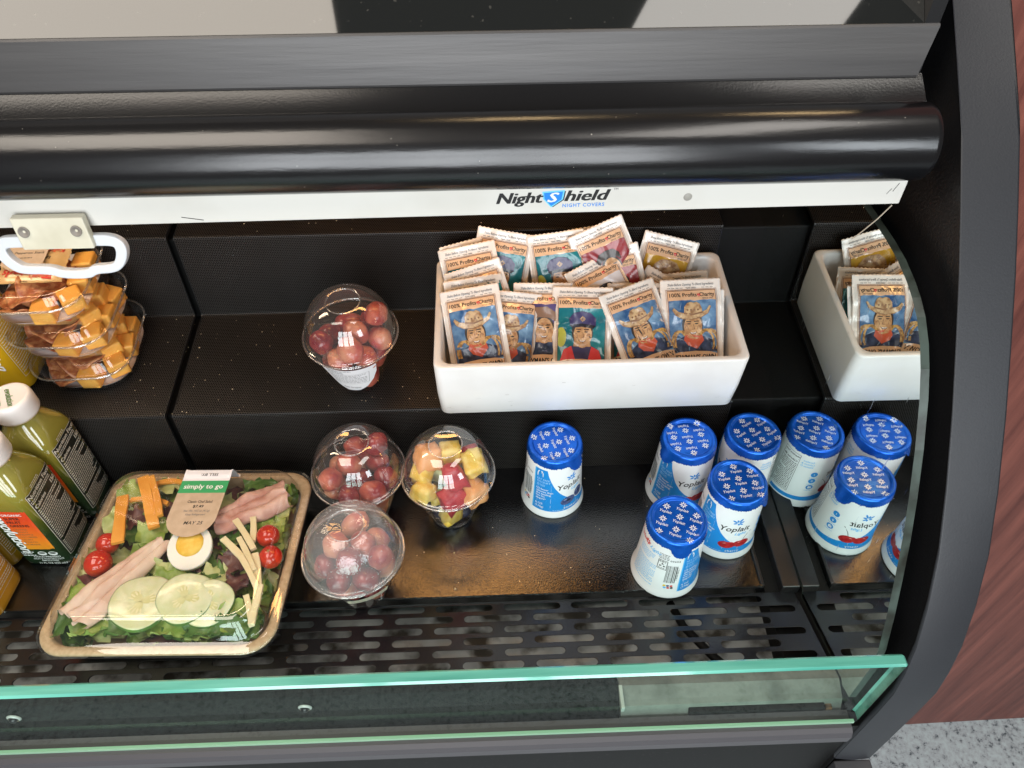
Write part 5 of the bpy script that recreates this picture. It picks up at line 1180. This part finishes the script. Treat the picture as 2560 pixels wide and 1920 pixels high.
bottle('orange', -0.4790, 0.3545, -4, 'orange juice bottle at the front left edge of the deck', True)
bottle('amber', -0.4850, 0.4085, -4, 'amber juice bottle beside the front green bottle', True)
bottle('yellow', -0.4810, 0.5480, -2, 'yellow juice bottle on the step at the left end of the snack boxes', True, 0.0937+(0.548-0.4875)*0.0925+0.0022, slope)

# ------------------------------------------------------------------ cheese and pepperoni snack boxes, stacked
M_SNK = clear_mat('snack_box_pet', base=0.05, gain=0.7, rough=0.03, bump=0.05, bscale=40)
BXH, BYH = 48.0, 52.0
def srg(ix, r_, z): return [(x, y, z) for x, y in rrect(BXH-ix, BYH-ix, r_, 8)]
tv, tf = loft([srg(12, 26, 1.0), srg(8, 28, 0.3), srg(6, 28, 2.0), srg(3.5, 28, 16), srg(3.0, 28, 24), srg(0.3, 29, 24.6), srg(0, 29, 26)], True)
lv, lf = loft([srg(-0.4, 29, 24.4), srg(-0.6, 29, 26.6), srg(2.6, 28, 27.0), srg(3.6, 27, 28.4), srg(6.0, 26, 36.2), srg(7.4, 25, 37.4), srg(10.0, 24, 37.8), srg(11.4, 24, 37.2)], False, True)
pv, pf = loft([srg(12, 26, 2.2), srg(9, 27, 2.0), srg(6.4, 28, 6.0)], True)
M_CUBE = mat('orange_cheese', (0.82, 0.37, 0.06), 0.42, col2=(0.86, 0.46, 0.10), nscale=50, sss=0.15); M_PEPP = mat('pepperoni', (0.36, 0.10, 0.035), 0.35, col2=(0.60, 0.27, 0.11), nscale=170, ncut=(0.45, 0.6), bump=0.3, bscale=300)
cbv, cbf = box(-9.6, 9.6, -9.6, 9.6, -8.5, 8.5, 1.9); CB = mesh('cheese_cube', scale(cbv), cbf, [M_CUBE])
M_LINER = mat('paper_liner', (0.78, 0.74, 0.76), 0.6)
def pepper_mesh(seed):
    n, m = 24, 7; V = [(0, 0, 0)]; F = []
    for i in range(1, m+1):
        for j in range(n):
            a = 2*math.pi*j/n; r_ = 21*i/m*(1+0.03*math.sin(3*a+seed)); V.append((r_*math.cos(a), r_*math.sin(a), 5.5*(i/m)**2*math.sin(2*a+seed)+2.2*(i/m)**2*math.sin(5*a+seed*2)))
    for j in range(n): F.append((0, 1+j, 1+(j+1) % n))
    for i in range(m-1):
        for j in range(n): F.append((1+i*n+j, 1+(i+1)*n+j, 1+(i+1)*n+(j+1) % n, 1+i*n+(j+1) % n))
    V2 = V+[(x, y, z-1.3) for x, y, z in V]; o = len(V); F2 = F+[tuple(reversed([a+o for a in q])) for q in F]
    e = 1+(m-1)*n; F2 += [(e+j, e+o+j, e+o+(j+1) % n, e+(j+1) % n) for j in range(n)]
    return mesh('pepperoni_slice', scale(V2), F2, [M_PEPP], None, True)
rim_path = [(x*MM, y*MM, 0.0257) for x, y in rrect(BXH+0.3, BYH+0.3, 29, 8)]; rbv, rbf = tube(rim_path+rim_path[:2], 0.0011, 8)
PEP = [pepper_mesh(s) for s in (0.3, 1.7, 3.1)]
M_CRK = mat('cracker_film', (0.70, 0.47, 0.22), 0.25, col2=(0.62, 0.38, 0.15), nscale=60, coat=0.5, bump=0.4, bscale=90)
def cracker_mesh(seed):
    n, m = 20, 16; V = []
    for sg in (1, -1):
        for i in range(n+1):
            for j in range(m+1):
                x = -29+58*i/n; y = -25+50*j/m; e = max(0, 1-abs(x/27)**6)*max(0, 1-abs(y/22)**6)
                V.append((x+(0.6*(-1)**j if i in (0, n) else 0), y, sg*(3.4*e+0.15)+0.5*noise.noise(Vector((x*.12, y*.12, seed)))))
    F = []; k = (n+1)*(m+1)
    for o, fl in ((0, 0), (k, 1)):
        for i in range(n):
            for j in range(m):
                q = (o+i*(m+1)+j, o+(i+1)*(m+1)+j, o+(i+1)*(m+1)+j+1, o+i*(m+1)+j+1); F.append(q if not fl else tuple(reversed(q)))
    return mesh('cracker_packet', scale(V), F, [M_CRK], None, True)
M_KRED = mat('script_red', (0.66, 0.05, 0.03), 0.4)
WHICH = ['bottom', 'middle', 'top']
for b_i, (bx, by, rz, z) in enumerate(((-0.4050, 0.5660, 2, 0.0), (-0.4105, 0.5690, -1, 0.0388), (-0.4195, 0.5735, 1.5, 0.0776))):
    z0 = 0.0937+(by-0.4875)*0.0925+0.0022+z
    rt_ = empty('snack_box', (bx, by, z0), (R(slope), 0, R(rz))); tag(rt_, WHICH[b_i]+' clear snack box of the stack, with cheese cubes, pepperoni and crackers', 'snack box', 'stacked clear snack boxes')
    obj('clear_tub', scale(tv), tf, M_SNK, rt_, None, True); obj('rim_bead', rbv, rbf, MATS['clear_lip'], rt_, None, True); ld = obj('clear_lid', scale(lv), lf, M_SNK, rt_, None, True); obj('paper_liner', scale(pv), pf, M_LINER, rt_, None, True)
    Mx = Matrix.Translation((bx, by, z0)) @ Matrix.Rotation(R(rz), 4, 'Z') @ Matrix.Rotation(R(slope), 4, 'X')
    def put(o, x, y, zz, rx=0, ry=0, rr=0): o.matrix_world = Mx @ Matrix.Translation((x*MM, y*MM, zz*MM)) @ Matrix.Rotation(R(rr), 4, 'Z') @ Matrix.Rotation(R(rx), 4, 'X') @ Matrix.Rotation(R(ry), 4, 'Y'); return o
    g = random.Random(b_i+3)
    for j, (x, y, zz, rr) in enumerate(((28, -24, 11.5, 28), (7, -36, 11.5, 2), (30, 1, 11.5, 6), (28, 25, 11.5, -8), (21, -8, 23, 40), (22, 17, 24, 12))[:4 if b_i == 2 else 6]):
        tag(put(link('cheese_cube', CB), x+g.uniform(-1, 1), y+g.uniform(-1, 1), zz, g.uniform(-6, 6), g.uniform(-6, 6), rr+g.uniform(-12, 12)), 'orange cheese cube in the '+WHICH[b_i]+' snack box', 'cheese', 'cheese cubes in the '+WHICH[b_i]+' snack box')
    for j, (x, y, zz, rx, ry) in enumerate(((-16, -24, 10, 14, 5), (-19, -16, 14, 10, -8), (-8, -18, 18, 16, 6), (2, -14, 20, 20, 14), (-16, 10, 14, 12, -6), (4, 6, 19, 10, 14))):
        tag(put(link('pepperoni_slice', PEP[(j+b_i) % 3]), x, y, zz, rx, ry, g.uniform(0, 180)), 'curled pepperoni slice in the '+WHICH[b_i]+' snack box', 'pepperoni', 'pepperoni slices in the '+WHICH[b_i]+' snack box')
    ck = link('cracker_packet', cracker_mesh(b_i)); put(ck, -6 if b_i == 2 else -10, 8 if b_i == 2 else 2, 29.8 if b_i == 2 else 27, 3, 2, 2)
    tag(ck, 'cellophane cracker packet with red script in the '+WHICH[b_i]+' snack box', 'cracker packet', 'cracker packets in the snack boxes')
    q = Print(); q.text("Kellogg's", 14, 14, 6.0, M_KRED, 0, .02, .2, rot=180); q.text('Saltines', 8, 4, 4.6, M_INK, 0, .02, .2, rot=180); q.text('Toasteds', -2, -12, 12, M_KRED, 0, .04, .25, rot=176, width=44); q.text("Kellogg's", 10, -17.5, 5.6, M_KRED, 0, .02, .2, rot=180); q.text('crackers', -6, -23, 3.2, M_INK, 0, .02, rot=180); text_lines(q, -16, 20, 19, 24, 2, M_KRED, 0, 3, .9)
    q.build('packet_print', lambda x, y, l: (x*MM, y*MM, (3.4*max(0, 1-abs(x/27)**6)*max(0, 1-abs(y/22)**6)+0.9)*MM), ck)
    if b_i == 2:
        q = Print(); q.poly([(-20, 18), (12, 18), (12, 27), (-20, 27)], M_INK, 0); q.poly([(-20, 18), (-26, 12), (-26, -12), (-14, -20), (4, -20), (12, -12), (12, 18)], M_LK, 0)
        q.text('simply to go', -4, 20.6, 6.0, M_WHITEINK, 1, .02, width=29); q.text('Cheese &', -3, 9, 4.4, M_INK, 1, .02, .1); q.text('Pepperoni Snack', -4, 2.5, 4.4, M_INK, 1, .02, .1, width=27); text_lines(q, -14, 2, -5, -1, 1, M_INK, 1, 2, 1); q.text('MAY 25', -8, -16, 4.6, M_GREY, 1, .01, .2)
        q.build('lid_label', lambda x, y, l: ((x-5)*MM, (y+10)*MM, (37.4+0.06*l)*MM), ld)
# crumbs scattered on the steps and deck
cv_, cf_ = [], []
g = random.Random(77)
for k in range(420):
    x = g.uniform(-0.40, 0.22); s = g.uniform(0.2, 0.85)*MM*(1.8 if g.random() < 0.08 else 1)
    if g.random() < 0.62:
        y = g.uniform(0.49, 0.615); z = 0.0937+(y-0.4875)*0.0925+0.0004
    elif g.random() < 0.5: y = g.uniform(0.345, 0.478); z = 0.0003
    else: y = g.uniform(0.63, 0.68); z = 0.2045+(y-0.6246)*0.0925
    o = len(cv_)
    for a in range(5): cv_.append((x+s*math.cos(a*1.26)*g.uniform(.6, 1), y+s*math.sin(a*1.26)*g.uniform(.6, 1), z))
    cv_.append((x, y, z+s*0.8)); cf_ += [(o+a, o+(a+1) % 5, o+5) for a in range(5)]
cr_ = obj('crumbs', cv_, cf_, mat('crumb', (0.55, 0.44, 0.30), 0.8)); tag(cr_, 'pale crumbs scattered over the black steps and deck', 'crumbs', None, 'stuff')
